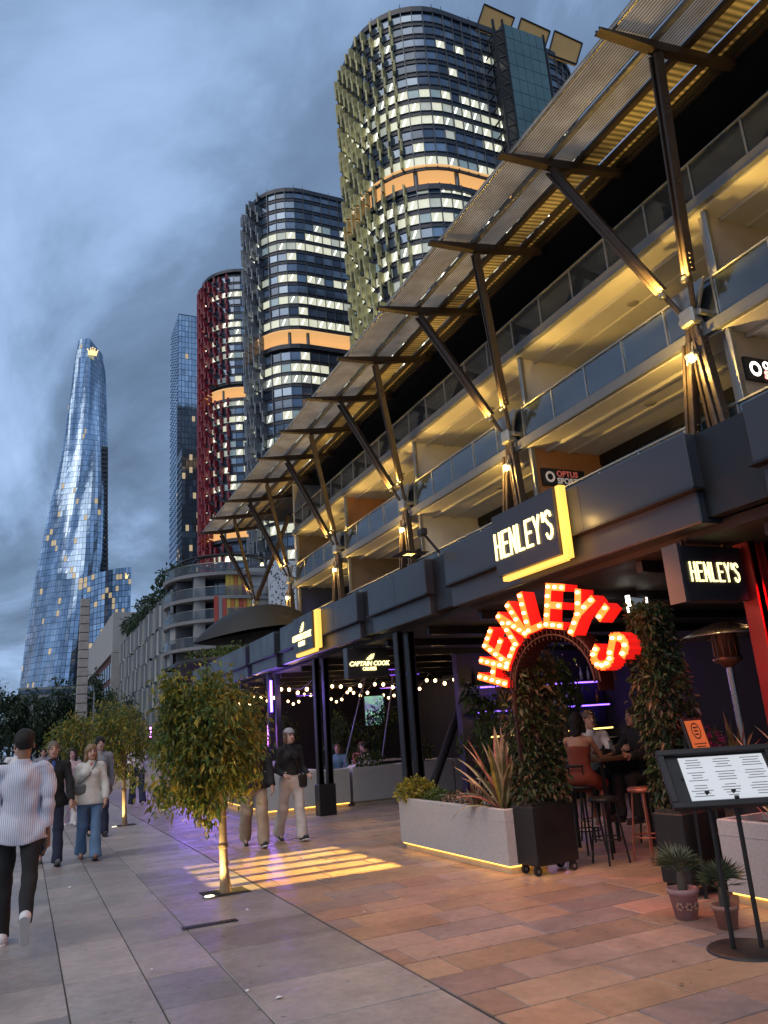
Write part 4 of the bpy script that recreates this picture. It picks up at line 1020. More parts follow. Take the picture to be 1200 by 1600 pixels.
# violet tubes and washes
VT = glow('violet_tube', (.20,.08,1.0), 8); PT = glow('pink_tube', (.75,.2,1.0), 7)
def tube_lamp(label, x, y, z0, z1, m, e, col):
    t = thing('light_tube', label, 'light', (x,y,z0), None)
    b = MB(); b.tube([(x,y,z0),(x,y,z1)], .03, 10); b.build('tube', m, t)
    b = MB(); b.lathe([(0,-.03),(.036,-.03),(.036,.02)], (x,y,z0), 10); b.lathe([(.036,-.02),(.036,.04),(0,.04)], (x,y,z1), 10); b.bar((x,y,z1+.03), (x,y,3.12), .012, .012); b.build('end_cap', BLACKP, t)
    lamp('tube_glow', 'POINT', (x-.12,y-.08,(z0+z1)/2), e, col, t, .2)
p = pix(420,1150,Y=19.3)
tube_lamp('short violet light tube glowing beside the tree crown', p.x, 19.3, p.z-.28, p.z+.28, PT, 18, (.5,.2,1))
tube_lamp('tall violet light tube on the terrace column under the fascia', 5.50, 18.88, 2.15, 2.95, VT, 60, (.3,.15,1))
tube_lamp('violet light tube farther down the terrace past the tall tube', 5.4, 24.5, 1.7, 2.5, VT, 50, (.3,.15,1))
tube_lamp('violet light tube at the far end of the terrace', 5.3, 29.0, 1.9, 2.7, VT, 70, (.3,.15,1))
tube_lamp('pink light tube hung over the far forecourt', 4.6, 33.0, 1.7, 2.3, PT, 16, (.5,.2,1))
for k, (x, y, z) in enumerate(((6.35,13.9,2.72),(7.5,15.4,2.72),(8.5,18.2,2.6),(7.2,21,2.65))):
    t = thing('pendant_bar', ['violet lit pendant bar beside the hanging cruise sign', 'violet lit pendant bar over the shady planters', 'violet lit pendant bar over the diners', 'violet lit pendant bar far down the terrace'][k], 'light', (x,y,z))
    b = MB(); b.cbox((x,y,z), (.75,.05,.035), bev=.01); b.bar((x,y,z), (x,y,3.12), .02, .02); b.build('bar', mat('violet_painted', (.10,.05,.2), .4, var=.1), t)
    b = MB(); b.cbox((x,y,z-.022), (.70,.03,.008)); b.build('light_strip', glow('violet_dim', (.25,.08,.9), 1.6), t)
# colour glow deep inside
t = thing('projector_screen', 'small screen glowing green and blue deep in the restaurant', 'screen', (9.2,23.8,1.2))
c = pix(585,1110,Y=24); b = MB(); b.cbox(c, (.75,.05,1.0), bev=.02); b.build('case', BLACKP, t)
m = bpy.data.materials.new('screen_picture'); m.use_nodes = True; nn_ = m.node_tree.nodes; ll = m.node_tree.links; bs = nn_['Principled BSDF']
no = nn_.new('ShaderNodeTexNoise'); no.inputs['Scale'].default_value = 5; tcn = nn_.new('ShaderNodeTexCoord'); ll.new(tcn.outputs['Object'], no.inputs['Vector'])
crr = nn_.new('ShaderNodeValToRGB'); crr.color_ramp.elements[0].position = .38; crr.color_ramp.elements[0].color = (.02,.05,.25,1); crr.color_ramp.elements[1].position = .62; crr.color_ramp.elements[1].color = (.10,.5,.28,1)
ll.new(no.outputs['Fac'], crr.inputs[0]); ll.new(crr.outputs[0], bs.inputs['Emission Color']); bs.inputs['Emission Strength'].default_value = .7
b = MB(); b.cbox(c+Vector((0,-.028,0)), (.68,.006,.92)); b.build('picture', m, t)
# parasol poles and slanted props in the restaurant
POLE = mat('violet_grey_pole', (.16,.14,.20), .4, metal=.5, var=.1)
for k, (a, b_) in enumerate((((545,1165,17.6),(565,1080,17.6)),((595,1200,17.9),(612,1075,17.9)),((700,1160,15.5),(735,1060,15.5)))):
    p0 = pix(a[0],a[1],Y=a[2]); p1 = pix(b_[0],b_[1],Y=b_[2]); d = (p1-p0); 
    p0 = p0-d*(p0.z/d.z); p1 = p1+d*((3.1-p1.z)/d.z)
    t = thing('slanted_prop', ['thin slanted pole rising from the terrace left of the second column', 'thin slanted pole rising from the diners to the ceiling', 'thick slanted dark prop in the shade behind the long planter'][k], 'pole', p0)
    bb_ = MB(); bb_.tube([p0, p1], .02 if k < 2 else .09, 10); bb_.build('pole', POLE if k < 2 else CEIL, t)
    bb_ = MB(); bb_.lathe([(0,.03),(.10,.03),(.14,0)], p0, 14); bb_.build('foot', BLACKP, t)
# tall dark potted plants at the back of the terrace
for k, (x, y, h) in enumerate(((7.5,12.2,2.3),(8.2,10.9,2.5),(10.9,16.2,2.4),(7.9,20.5,2.2),(9.5,21.5,2.4),(7.3,24.5,2.3))):
    tree(['dark leafy indoor tree nearest the second black column', 'dark leafy indoor tree by the back bar', 'dark leafy indoor tree beside the back wall', 'dark leafy indoor tree behind the diners', 'dark leafy indoor tree at the festoon end', 'dark leafy indoor tree at the far end wall'][k], (x,y,0), h*.7, (x,y,h*.68), (.55,.5,h*.32), 26, 900, .12, HEDGE[:2]+[LEAF[3]], BARKD, 'indoor_tree', 'indoor trees in the restaurant', 50+k, .03)
# slatted floodlight that throws the yellow stripes on the paving
fl = thing('slatted_floodlight', 'small slatted floodlight fixed in the fascia gap above the planter', 'light', (5.26,9.65,3.9))
S = Vector((5.10,9.68,4.30))
b = MB(); b.cbox(S+Vector((.07,0,.03)), (.10,.16,.10), bev=.01); b.bar(S+Vector((.10,0,0)), (5.42,9.65,4.02), .03, .03); b.build('housing', BLACKP, fl)
quad = [(2.0,9.05),(4.2,9.05),(4.1,11.35),(2.35,11.35)]
def down(x, y, z): return S+(Vector((x,y,0))-S)*((S.z-z)/S.z)
zf = S.z-.30; b = MB()
# shutter plates with a rectangular opening: four walls that frame the beam, and blades across it
lo = [down(x, y, zf) for x, y in quad]; ex = .13
xa, xb = min(p.x for p in lo), max(p.x for p in lo); ya, yb = min(p.y for p in lo), max(p.y for p in lo)
for (a, c) in (((xa-ex,ya-ex),(xb+ex,ya)),((xa-ex,yb),(xb+ex,yb+ex)),((xa-ex,ya),(xa,yb)),((xb,ya),(xb+ex,yb))):
    b = MB(); b.box((a[0],a[1],zf-.002), (c[0],c[1],zf+.002)); b.build('shutter', BLACKP, fl)
for yy in (9.48, 9.98, 10.52, 11.02):
    b = MB(); p0 = down(1.9,yy,zf+.008); p1 = down(4.3,yy,zf+.008); b.bar(p0, p1, .0105, .004); b.build('blade', BLACKP, fl)
lamp('flood_beam', 'SPOT', S, 2300, (1,.66,.15), fl, .003, radians(44), .1, aim=(3.15,10.15,0))

# balcony furniture and the sports signs on the apartment walls
WPL = mat('white_plastic', (.7,.69,.66), .5, var=.05)
def patio_chair(label, x, y, z, rz, m):
    t = thing('balcony_chair', label, 'chair', (x,y,z), 'chairs on the balconies', rz)
    b = MB(); b.cbox((0,0,.44), (.48,.48,.05), bev=.015); b.build('seat', m, t, False)
    b = MB(); b.bar((-.24,0,.46), (-.36,0,.92), .46, .03, up=(1,0,0), bev=.01); b.build('backrest', m, t, False)
    for sx in (-1,1):
        for sy in (-1,1): b = MB(); b.bar((sx*.2,sy*.2,.42), (sx*.23,sy*.22,0), .035, .035); b.build('leg', m, t, False)
for k, (x, y, lv, rz, m) in enumerate(((14.2,15.9,2,2.6,WPL),(14.0,16.8,2,.3,DARK),(14.1,23.6,2,2.9,DARK),(14.0,24.3,2,.5,DARK),(14.2,31.0,2,2.5,WPL),(14.1,31.9,2,.4,ORANGEW),(14.1,36.8,2,2.8,WPL),(14.0,38.0,2,.4,DARK))):
    patio_chair(['white chair on the second balcony near its party wall', 'dark chair beside the white chair on the second balcony', 'dark chair on the third balcony', 'dark chair close to the party wall of the third balcony', 'white chair on the fourth balcony', 'rust coloured chair against the rust wall', 'white chair on the last balcony', 'dark chair at the end of the last balcony'][k], x, y, LV[lv], rz, m)
kt = thing('outdoor_sink', 'white outdoor sink bench with gooseneck tap on the first balcony', 'sink', (13.55,8.9,LV[2]))
b = MB(); b.cbox((13.62,8.75,LV[2]+.42), (.62,1.25,.84), bev=.02); b.build('bench', WPL, kt)
b = MB(); b.tube([(13.6,8.9,LV[2]+.84),(13.6,8.9,LV[2]+1.14),(13.55,8.82,LV[2]+1.22),(13.5,8.7,LV[2]+1.18)], .022, 8); b.bar((13.6,9.0,LV[2]+.86),(13.6,9.3,LV[2]+.88),.05,.05); b.build('tap', STEEL, kt)
def sports_sign(label, y, e):
    t = thing('sports_sign', label, 'sign', (13.5,y,8.2)); z = 8.35; x0 = 13.35
    b = MB(); b.box((x0,y-.07,z-.26), (x0+1.55,y,z+.26)); b.build('sign_box', PANEL, t)
    m1 = glow('sport_white_%g' % e, (1,.9,.85), e); m2 = glow('sport_red_%g' % e, (1,.25,.2), e)
    b = MB(); n_ = 20; vs = []
    for k in range(n_): a = 2*pi*k/n_; vs += [(x0+.28+.17*cos(a),y-.075,z+.17*sin(a)), (x0+.28+.10*cos(a),y-.075,z+.10*sin(a))]
    b.add(vs, [(2*k,2*k+1,(2*k+3)%(2*n_),(2*k+2)%(2*n_)) for k in range(n_)]); b.build('ring', m1, t)
    q = text_mb('OPTUS', .25, .004, 1, .008, 0, 0, 'LEFT'); place(q, MY, (x0+.52,y-.076,z+.03)).build('lettering', m1 if e > 1 else m2, t)
    q = text_mb('SPORT', .25, .004, 1, .008, 0, 0, 'LEFT'); place(q, MY, (x0+.52,y-.076,z-.19)).build('lettering', m2 if e > 1 else m1, t)
sports_sign('bright OPTUS SPORT sign with ring on the grey apartment wall', NY[1]-.57, 3.0)
sports_sign('unlit dark OPTUS SPORT sign with ring on the rust apartment wall', NY[2]-.57, .10)
# ================================================================== people (smooth-blended figures, meshed with surface nets)
class SDF:
    def __init__(s): s.p = []
    def cap(s, a, b, r0, r1=None, k=.03, flat=None):
        a = np.array(a, float); b = np.array(b, float); r1 = r0 if r1 is None else r1
        def f(P):
            Q = P
            if flat is not None: 
                Q = P.copy(); c = (a+b)/2; Q[..., 1] = c[1]+(P[..., 1]-c[1])/flat
            ab = b-a; t = np.clip(((Q-a)@ab)/max(ab@ab, 1e-9), 0, 1)
            return np.linalg.norm(Q-a-t[..., None]*ab, axis=-1)-(r0+(r1-r0)*t)
        m = max(r0, r1)+.09; s.p.append((f, np.minimum(a, b)-m, np.maximum(a, b)+m, k, 1)); return s
    def ell(s, c, r, k=.03, M=None, sign=1):
        c = np.array(c, float); r = np.array(r, float)
        def f(P):
            Q = P-c
            if M is not None: Q = Q@np.array(M)
            q = np.linalg.norm(Q/r, axis=-1); g = np.linalg.norm(Q/(r*r), axis=-1)+1e-9
            return q*(q-1)/g
        m = max(r)+.09; s.p.append((f, c-m, c+m, k, sign)); return s
    def mesh(s, name, h, mats, post=None, color=None):
        lo = np.min([p[1] for p in s.p if p[4] > 0], 0); hi = np.max([p[2] for p in s.p if p[4] > 0], 0)
        n = np.ceil((hi-lo)/h).astype(int)+1
        ax = [lo[i]+h*np.arange(n[i]) for i in range(3)]; F = np.full(tuple(n), 9.0)
        for f, a, b, k, sg in s.p:
            i0 = np.clip(np.floor((a-lo)/h).astype(int), 0, n-1); i1 = np.clip(np.ceil((b-lo)/h).astype(int)+1, 1, n)
            if np.any(i1 <= i0): continue
            sl = tuple(slice(i0[j], i1[j]) for j in range(3))
            P = np.stack(np.meshgrid(*[ax[j][sl[j]] for j in range(3)], indexing='ij'), -1)
            d = f(P); A = F[sl]
            if sg > 0:
                q = np.clip(.5+.5*(d-A)/k, 0, 1); F[sl] = d*(1-q)+A*q-k*q*(1-q)
            else: F[sl] = np.maximum(A, -d)
        if post is not None:
            P = np.stack(np.meshgrid(*ax, indexing='ij'), -1); F = post(P, F)
        S = F < 0
        c = sum(S[i:n[0]-1+i, j:n[1]-1+j, k:n[2]-1+k].astype(np.int8) for i in (0,1) for j in (0,1) for k in (0,1))
        idx = np.argwhere((c > 0) & (c < 8)); pos = np.zeros((len(idx), 3)); cnt = np.zeros(len(idx))
        for axx in range(3):
            o1, o2 = [q for q in range(3) if q != axx]
            for u in (0, 1):
                for v in (0, 1):
                    c0 = np.zeros(3, int); c0[o1] = u; c0[o2] = v; c1 = c0.copy(); c1[axx] = 1
                    f0 = F[tuple((idx+c0).T)]; f1 = F[tuple((idx+c1).T)]; m = (f0 < 0) != (f1 < 0)
                    t = np.where(m, f0/np.where(m, f0-f1, 1), 0); pos += m[:, None]*(c0+t[:, None]*(c1-c0)); cnt += m
        V = lo+h*(idx+pos/cnt[:, None]); vid = np.full(tuple(n), -1); vid[tuple(idx.T)] = np.arange(len(idx)); faces = []
        for axx in range(3):
            o1, o2 = [(1,2),(2,0),(0,1)][axx]
            s0 = [slice(1, n[q]-1) for q in range(3)]; s0[axx] = slice(0, n[axx]-1); s1 = list(s0); s1[axx] = slice(1, n[axx])
            A = S[tuple(s0)]; B = S[tuple(s1)]; e_ = np.argwhere(A != B)
            if not len(e_): continue
            fl = A[tuple(e_.T)]; off = np.ones(3, int); off[axx] = 0; e_ = e_+off
            d1 = np.zeros(3, int); d1[o1] = 1; d2 = np.zeros(3, int); d2[o2] = 1
            q = np.stack([vid[tuple((e_-d1-d2).T)], vid[tuple((e_-d2).T)], vid[tuple(e_.T)], vid[tuple((e_-d1).T)]], 1)
            q[~fl] = q[~fl][:, ::-1]; faces.append(q)
        Q = np.concatenate(faces); Q = Q[(Q >= 0).all(1)]
        me = bpy.data.meshes.new(name); me.vertices.add(len(V)); me.vertices.foreach_set('co', V.ravel())
        me.loops.add(len(Q)*4); me.loops.foreach_set('vertex_index', Q.ravel().astype(np.int32))
        me.polygons.add(len(Q)); me.polygons.foreach_set('loop_start', np.arange(0, len(Q)*4, 4, dtype=np.int32))
        try: me.polygons.foreach_set('loop_total', np.full(len(Q), 4, dtype=np.int32))
        except Exception: pass
        for m in mats: me.materials.append(m)
        if color is not None: me.polygons.foreach_set('material_index', color(V[Q].mean(1)).astype(np.int32))
        me.polygons.foreach_set('use_smooth', np.ones(len(Q), bool)); me.update(calc_edges=True); me.validate(); return me
def folds(amp, seed, sx=26, sz=11):
    def g(P): 
        return amp*(np.sin(P[...,2]*sz*1.7+3*np.sin(P[...,0]*9+seed)+seed)*.6+np.sin(P[...,0]*sx+P[...,2]*sz+2*np.sin(P[...,1]*11+seed))*.6+.5*np.sin(P[...,1]*sx*1.2-P[...,2]*sz*2.1+seed*2))
    return g
def skinm(name, col): return mat(name, col, .5, var=.08, scale=12)
EYE = mat('eye_dark', (.02,.015,.012), .3, var=0); LIP = mat('lip', (.30,.10,.09), .5, var=0); BROW = mat('brow', (.05,.03,.02), .8, var=0)
def cloth(name, col, rough=.85, var=.15): return mat(name, col, rough, var=var, scale=8, bump=.25, bscale=90)
def stripes():
    m = bpy.data.materials.new('striped_cotton'); m.use_nodes = True; n = m.node_tree.nodes; l = m.node_tree.links; b = n['Principled BSDF']
    t = n.new('ShaderNodeTexCoord'); s = n.new('ShaderNodeSeparateXYZ'); l.new(t.outputs['Object'], s.inputs[0])
    w = n.new('ShaderNodeMath'); w.operation = 'MULTIPLY'; w.inputs[1].default_value = 2*pi/.017; l.new(s.outputs[0], w.inputs[0])
    si = n.new('ShaderNodeMath'); si.operation = 'SINE'; l.new(w.outputs[0], si.inputs[0])
    cr = n.new('ShaderNodeValToRGB'); cr.color_ramp.elements[0].position = .45; cr.color_ramp.elements[0].color = (.72,.70,.72,1); cr.color_ramp.elements[1].position = .75; cr.color_ramp.elements[1].color = (.36,.42,.60,1)
    mr = n.new('ShaderNodeMapRange'); mr.inputs[1].default_value = -1; mr.inputs[2].default_value = 1; l.new(si.outputs[0], mr.inputs[0]); l.new(mr.outputs[0], cr.inputs[0])
    l.new(cr.outputs[0], b.inputs['Base Color']); b.inputs['Roughness'].default_value = .8; return m

def person(label, loc, rz, H, legs=((12,5),(-14,10)), arms=((-15,10,8),(12,10,8)), skin=(.42,.25,.18), top=None, bottom=None, shoes=None, hair=None, h=.012, head_yaw=0., seat=None, extra=None, group=None, hands=True, lean=0., female=False, dress=None, face=True):
    """legs: (hip pitch, knee bend) left, right; arms: (pitch, elbow bend, abduction) left, right; faces +Y before rz"""
    K = H/1.75; th = .245*H; sh = .245*H; ft = .05*H; hw = .058*H
    def leg(s, a, kb):
        a = radians(a); kb = radians(kb); hp = np.array([s*hw, 0, 0]); kn = hp+th*np.array([0, sin(a), -cos(a)]); an = kn+sh*np.array([0, sin(a-kb), -cos(a-kb)]); return hp, kn, an, a-kb
    LG = [leg(s, *q) for s, q in zip((-1, 1), legs)]
    pz = seat if seat is not None else max(-q[2][2] for q in LG)+ft
    up = np.array([0, sin(radians(lean)), cos(radians(lean))]); P0 = np.array([0, 0, pz])
    LG = [tuple(x+P0 if i < 3 else x for i, x in enumerate(q)) for q in LG]
    ch = P0+up*.20*H; sz = P0+up*.285*H; nk = P0+up*.335*H; hd = P0+up*.405*H+np.array([0, .012*K, 0])
    sw = (.105 if female else .118)*H
    AR = []
    for s, (a, e_, ab) in zip((-1, 1), arms):
        a = radians(a); ab = radians(ab); S_ = sz+np.array([s*sw*.96, 0, -.022*H]); d = np.array([s*sin(ab), sin(a)*cos(ab), -cos(a)*cos(ab)]); E_ = S_+d*.165*H
        a2 = a+radians(e_); d2 = np.array([s*sin(ab)*.4-s*.12*sin(radians(e_)), sin(a2)*cos(ab), -cos(a2)*cos(ab)]); d2 /= np.linalg.norm(d2); Wp = E_+d2*.145*H; AR.append((s, S_, E_, Wp, d2))
    # --- body: one continuous surface
    B = SDF()
    B.ell(P0+np.array([0,0,.02]), (.135*K,.095*K,.11*K)).cap(P0, ch, .10*K, .115*K, .05, .75).ell(ch+up*.03*H, (.145*K,.095*K,.15*K), .05)
    B.cap(sz+np.array([-sw*.9,0,-.012]), sz+np.array([sw*.9,0,-.012]), .036*K, k=.03).cap(sz, nk+up*.03*H, .055*K, .05*K, .03)
    for hp, kn, an, sa in LG:
        B.cap(hp, kn, .075*K, .05*K, .04).cap(kn, an, .05*K, .033*K, .03); fd = np.array([0, cos(min(max(sa,-.9),.6)*.8), sin(sa)*.6]); B.cap(an-np.array([0,.02,.02])*K, an+fd*.13*K+np.array([0,0,-.045*K]), .034*K, .026*K, .02)
    for s, S_, E_, Wp, d2 in AR:
        B.cap(S_, E_, .034*K, .031*K, .02).cap(E_, Wp, .033*K, .024*K, .02)
        if hands:
            pe = Wp+d2*.085*K; B.cap(Wp, pe, .026*K, .030*K, .012)
            sd = np.array([0,1,0])-d2*d2[1]; sd /= np.linalg.norm(sd)+1e-9; inn = np.cross(d2, sd)*s
            for q, (o, ln) in enumerate(((.033,.072),(.011,.082),(-.011,.076),(-.032,.058))):
                b0 = pe+sd*o*K+d2*.005*K; b1 = b0+d2*ln*.55*K-inn*.008*K; b2 = b1+d2*ln*.45*K-inn*.030*K
                B.cap(b0, b1, .0095*K, .0088*K, .006).cap(b1, b2, .0088*K, .0075*K, .006)
            t0 = Wp+d2*.03*K+sd*.028*K; t1 = t0+(d2*.6+sd*.75)*.04*K; t2 = t1+(d2*.95+sd*.15)*.033*K; B.cap(t0, t1, .012*K, .011*K, .008).cap(t1, t2, .0105*K, .009*K, .006)
    cy, sy = cos(head_yaw), sin(head_yaw)
    def hl(x, y, z): return hd+np.array([x*cy-y*sy, x*sy+y*cy, z])*K
    HM = np.array([[cy,-sy,0],[sy,cy,0],[0,0,1]])
    B.ell(hl(0,-.012,.03), np.array((.074,.094,.088))*K, .02, HM).ell(hl(0,.028,-.045), np.array((.056,.062,.075))*K, .03, HM)
    B.cap(hl(0,.090,.008), hl(0,.108,-.026), .010*K, .015*K, .012).ell(hl(0,.062,-.098), np.array((.026,.025,.02))*K, .02)
    for s in (-1, 1): B.ell(hl(s*.077,-.005,-.012), np.array((.011,.021,.030))*K, .008, HM); B.ell(hl(s*.031,.098,.004), np.array((.017,.014,.011))*K, .01, HM, -1)
    if extra and 'belly' in extra: pass
    def colr(C):
        m = np.zeros(len(C)); Q = (C-hd)/K; q = Q@HM; y = q[:,1]; ok = y > .055
        for s in (-1, 1):
            m[ok & (np.abs(q[:,0]-s*.031) < .013) & (np.abs(q[:,2]-.004) < .008)] = 1
            m[ok & (np.abs(q[:,0]-s*.032) < .020) & (np.abs(q[:,2]-.028) < .0055)] = 3
        m[ok & (np.abs(q[:,0]) < .022) & (np.abs(q[:,2]+.062) < .0085)] = 2
        return m
    sk = skinm('skin_%02d%02d%02d' % tuple(int(c*100) for c in skin), skin)
    root = link('person', B.mesh('person', h*.8, [sk, EYE, LIP, BROW], color=colr), None, loc, (0, 0, rz)); setp(root, label, 'person', group)
    def part(name, S_, m, post=None, hh=h):
        return link(name, S_.mesh(name, hh, [m], post), root)
    sd_ = (hash(label) % 97)*.13 if False else len(label)*.37
    if bottom:
        T = SDF(); fl = bottom.get('flare', .075); w = bottom.get('w', 1.0); kz = bottom.get('hem', .035*H)
        T.ell(P0+np.array([0,-.012*K,.02]), (.158*K*w,.122*K*w,.125*K)).cap(P0, P0+up*.07*H, .13*K*w, .125*K*w, .04, .8)
        cut = P0[2]+bottom.get('rise', .075)*H; fz = []
        for hp, kn, an, sa in LG:
            d = (an-kn)/np.linalg.norm(an-kn); e_ = an+d*.02*K
            T.cap(hp, kn, .098*K*w, bottom.get('knee', .07)*K, .05).cap(kn, e_, bottom.get('knee', .07)*K, fl*K, .03)
            fz.append((e_+d*fl*K*.25, d))
        g = folds(bottom.get('fold', .006), sd_+1)
        def post(P, F):
            F = F+g(P); F = np.maximum(F, (P@up)-(P0@up)-bottom.get('rise', .075)*H)
            for e_, d in fz: F = np.where((np.linalg.norm(P-e_, axis=-1) < .3), np.maximum(F, (P-e_)@d), F)
            return F
        part('trousers', T, bottom['m'], post)
    if top:
        T = SDF(); w = top.get('w', 1.0); hem = top.get('hem', -.02)*H; g = folds(top.get('fold', .007), sd_)
        T.cap(P0+up*(hem*.9), ch, .150*K*w, .150*K*w, .06, .80).ell(ch+up*.02*H, (.158*K*w,.118*K*w,.16*K), .05).cap(sz+np.array([-sw*.88,0,-.008]), sz+np.array([sw*.88,0,-.008]), .057*K, k=.04)
        T.ell(P0+up*(hem*.55), ((.222 if hem < 0 else .150)*K*w,(.150 if hem < 0 else .112)*K*w,.22*K), .05)
        if female: 
            for s in (-1,1): T.ell(ch+np.array([s*.065*K,.085*K,.03*K]), (.07*K,.065*K,.065*K), .04)
        if top.get('belly'): T.ell(P0+up*.10*H+np.array([0,.05*K,0]), (.15*K,.12*K,.15*K), .06)
        if top.get('collar', True): T.cap(sz+up*.01, nk-up*.004*H, .074*K, .060*K, .02)
        sl = top.get('sleeve', 1.0); cuts = []
        for s, S_, E_, Wp, d2 in AR:
            T.cap(S_, E_, top.get('arm', .064)*.92*K, top.get('arm', .064)*.82*K, .03)
            if sl > .5: e_ = E_+(Wp-E_)*min(1, (sl-.5)*2); T.cap(E_, e_, top.get('arm', .064)*.88*K, top.get('arm', .064)*.72*K, .03); cuts.append((e_+d2*.012, d2))
        def post(P, F):
            F = F+np.minimum(g(P), .0025); F = np.maximum(F, (P0@up)+hem-(P@up)+(.02*H*np.minimum(1,(P[...,0]/.18)**2) if top.get('tail') else 0))
            F = np.maximum(F, (P@up)-(nk@up)+.002*H)
            for e_, d in cuts: F = np.where(np.linalg.norm(P-e_, axis=-1) < .078*K, np.maximum(F, (P-e_)@d), F)
            return F
        part(top.get('name', 'shirt'), T, top['m'], post)
        if top.get('front'):     # open front showing the layer beneath
            T = SDF(); T.cap(sz+up*.012*H+np.array([0,.048*K,0]), ch+up*.025*H+np.array([0,(.152 if top.get('belly') else .130)*K,0]), .036*K, .016*K, .02).cap(sz+np.array([-.035*K,.03*K,.01]), sz+np.array([.035*K,.03*K,.01]), .034*K, k=.03); part('inner_shirt', T, top['front'])
    if dress:
        T = SDF(); g = folds(.006, sd_); T.cap(P0, ch, .150*K, .135*K, .06, .82).ell(P0+np.array([0,-.02,.01]), (.19*K,.16*K,.13*K), .05).ell(ch, (.15*K,.115*K,.11*K), .05)
        for hp, kn, an, sa in LG: T.cap(hp, kn, .11*K, .085*K, .06)
        def post(P, F): return np.maximum(F+g(P), (P@up)-(sz@up)+.06*H)
        part('dress', T, dress, post)
    if shoes:
        for hp, kn, an, sa in LG:
            tp = -min(max(sa, -1.0), .5) if seat is None else 0
            T = SDF(); f = np.array([0, cos(tp), -sin(tp)]); u = np.array([0, sin(tp), cos(tp)]); o = an-u*.042*K
            T.cap(o-f*.045*K, o+f*.165*K, .040*K, .034*K, .02).cap(o-f*.03*K+u*.02*K, o+f*.03*K+u*.045*K, .045*K, .040*K, .02)
            lo = (o-u*.038*K)
            def post(P, F, lo=lo, u=u): return np.maximum(F, (lo-P)@u)
            shp = part('shoe', T, shoes['m'], post, h*.8)
            T = SDF(); T.cap(o-f*.048*K-u*.034*K, o+f*.17*K-u*.034*K, .043*K, .037*K, .02)
            def post2(P, F, o=o, u=u): return np.maximum(F, np.abs((P-o)@u+.034*K)-.011*K)
            sl_ = T.mesh('sole', h*.7, [shoes['sole']], post2); q = link('sole', sl_, shp)
    if hair:
        T = SDF(); r_ = hair.get('r', 1.0)
        T.ell(hl(0,-.022,.038), np.array((.084,.104,.092))*K*r_, .02, HM)
        if hair.get('top'): T.ell(hl(0,-.005,.085), np.array((.075,.085,.05))*K, .03, HM)
        if hair.get('long'):
            L_ = hair['long']
            for s in (-1, 1): T.cap(hl(s*.066,-.02,.03), hl(s*.080,.0,-.04-L_*.8), .036*K, .030*K, .03)
            T.cap(hl(0,-.06,.03), hl(0,-.075,-.05-L_), .075*K, .06*K, .03)
        if hair.get('bun'): T.ell(hl(0,-.09,.10), np.array((.05,.05,.045))*K, .02)
        fc = hl(0,.112,-.035); fr = np.array((.073,.088,.098))*K; g = folds(.004, sd_, 60, 30)
        def post(P, F):
            Q = (P-fc)@HM; F = F+g(P)
            F = np.maximum(F, -(np.linalg.norm(Q/fr, axis=-1)-1)*.08)
            if not hair.get('long'): F = np.maximum(F, (hd[2]-.055*K+np.maximum(0, (P-hd)@HM[:,1])*.9)-P[...,2])
            return F
        part('hair', T, hair['m'], post, h*.7)
    return root, dict(P0=P0, ch=ch, sz=sz, nk=nk, hd=hd, AR=AR, K=K, up=up)

HB = mat('black_hair', (.010,.008,.007), .8, var=.3, scale=30, bump=.4); HBR = mat('brown_hair', (.10,.055,.03), .5, var=.35, scale=30, bump=.4); HG = mat('greying_hair', (.14,.10,.07), .6, var=.3, scale=30, bump=.4); HBL = mat('blond_hair', (.22,.13,.06), .5, var=.35, scale=30, bump=.4)
BLK = cloth('black_cotton', (.012,.012,.013)); NAVY = cloth('navy_cloth', (.015,.02,.045)); JEAN = cloth('blue_denim', (.12,.22,.36)); BEIGE = cloth('beige_cotton', (.36,.28,.20)); CREAM = cloth('cream_cotton', (.60,.56,.50)); WOOL = cloth('white_fleece', (.62,.60,.54)); WHT = cloth('white_cotton', (.68,.68,.68)); BLUE = cloth('blue_shirt', (.03,.08,.30)); PINK = cloth('pink_collar', (.5,.18,.18)); RUST = cloth('rust_dress', (.24,.055,.03)); LILAC = cloth('lilac_cotton', (.42,.36,.50)); GREYC = cloth('grey_cotton', (.25,.25,.27)); TEALC = cloth('teal_cotton', (.10,.20,.24))
WSH = mat('white_leather', (.70,.68,.68), .5, var=.06); BSH = mat('black_leather', (.02,.02,.022), .5, var=.2); GSH = mat('grey_suede', (.10,.10,.10), .8, var=.2); TSH = mat('tan_leather', (.22,.10,.06), .5, var=.2); SOLEW = mat('white_sole', (.66,.65,.62), .6, var=.08); SOLED = mat('dark_sole', (.03,.03,.03), .7, var=.1)
def bag(root, info, m, strap=True, side=1, back=False, size=(.22,.07,.15), z=.10):
    K = info['K']; P0 = info['P0']; c = P0+np.array([side*.17*K, .10*K, z*K]); b = MB(); b.cbox(c, size, bev=.025); bg_ = link('bag', b.mesh('bag', m), root)
    if strap:
        sz = info['sz']; b = MB(); pts = [c+np.array([0,0,size[2]/2]), info['ch']+np.array([side*.02,.155*K,0]), sz+np.array([-side*.08*K,.085*K,.055*K]), sz+np.array([-side*.085*K,-.06*K,.055*K]), info['ch']+np.array([side*.02,-.155*K,0]), c+np.array([side*.03,-.08,size[2]/2])]
        for q0, q1 in zip(pts[:-1], pts[1:]): b.bar(q0, q1, .022, .008, up=(0,1,.2))
        link('strap', b.mesh('strap', m), root)
FACE_IN = pi          # towards the camera (-Y)
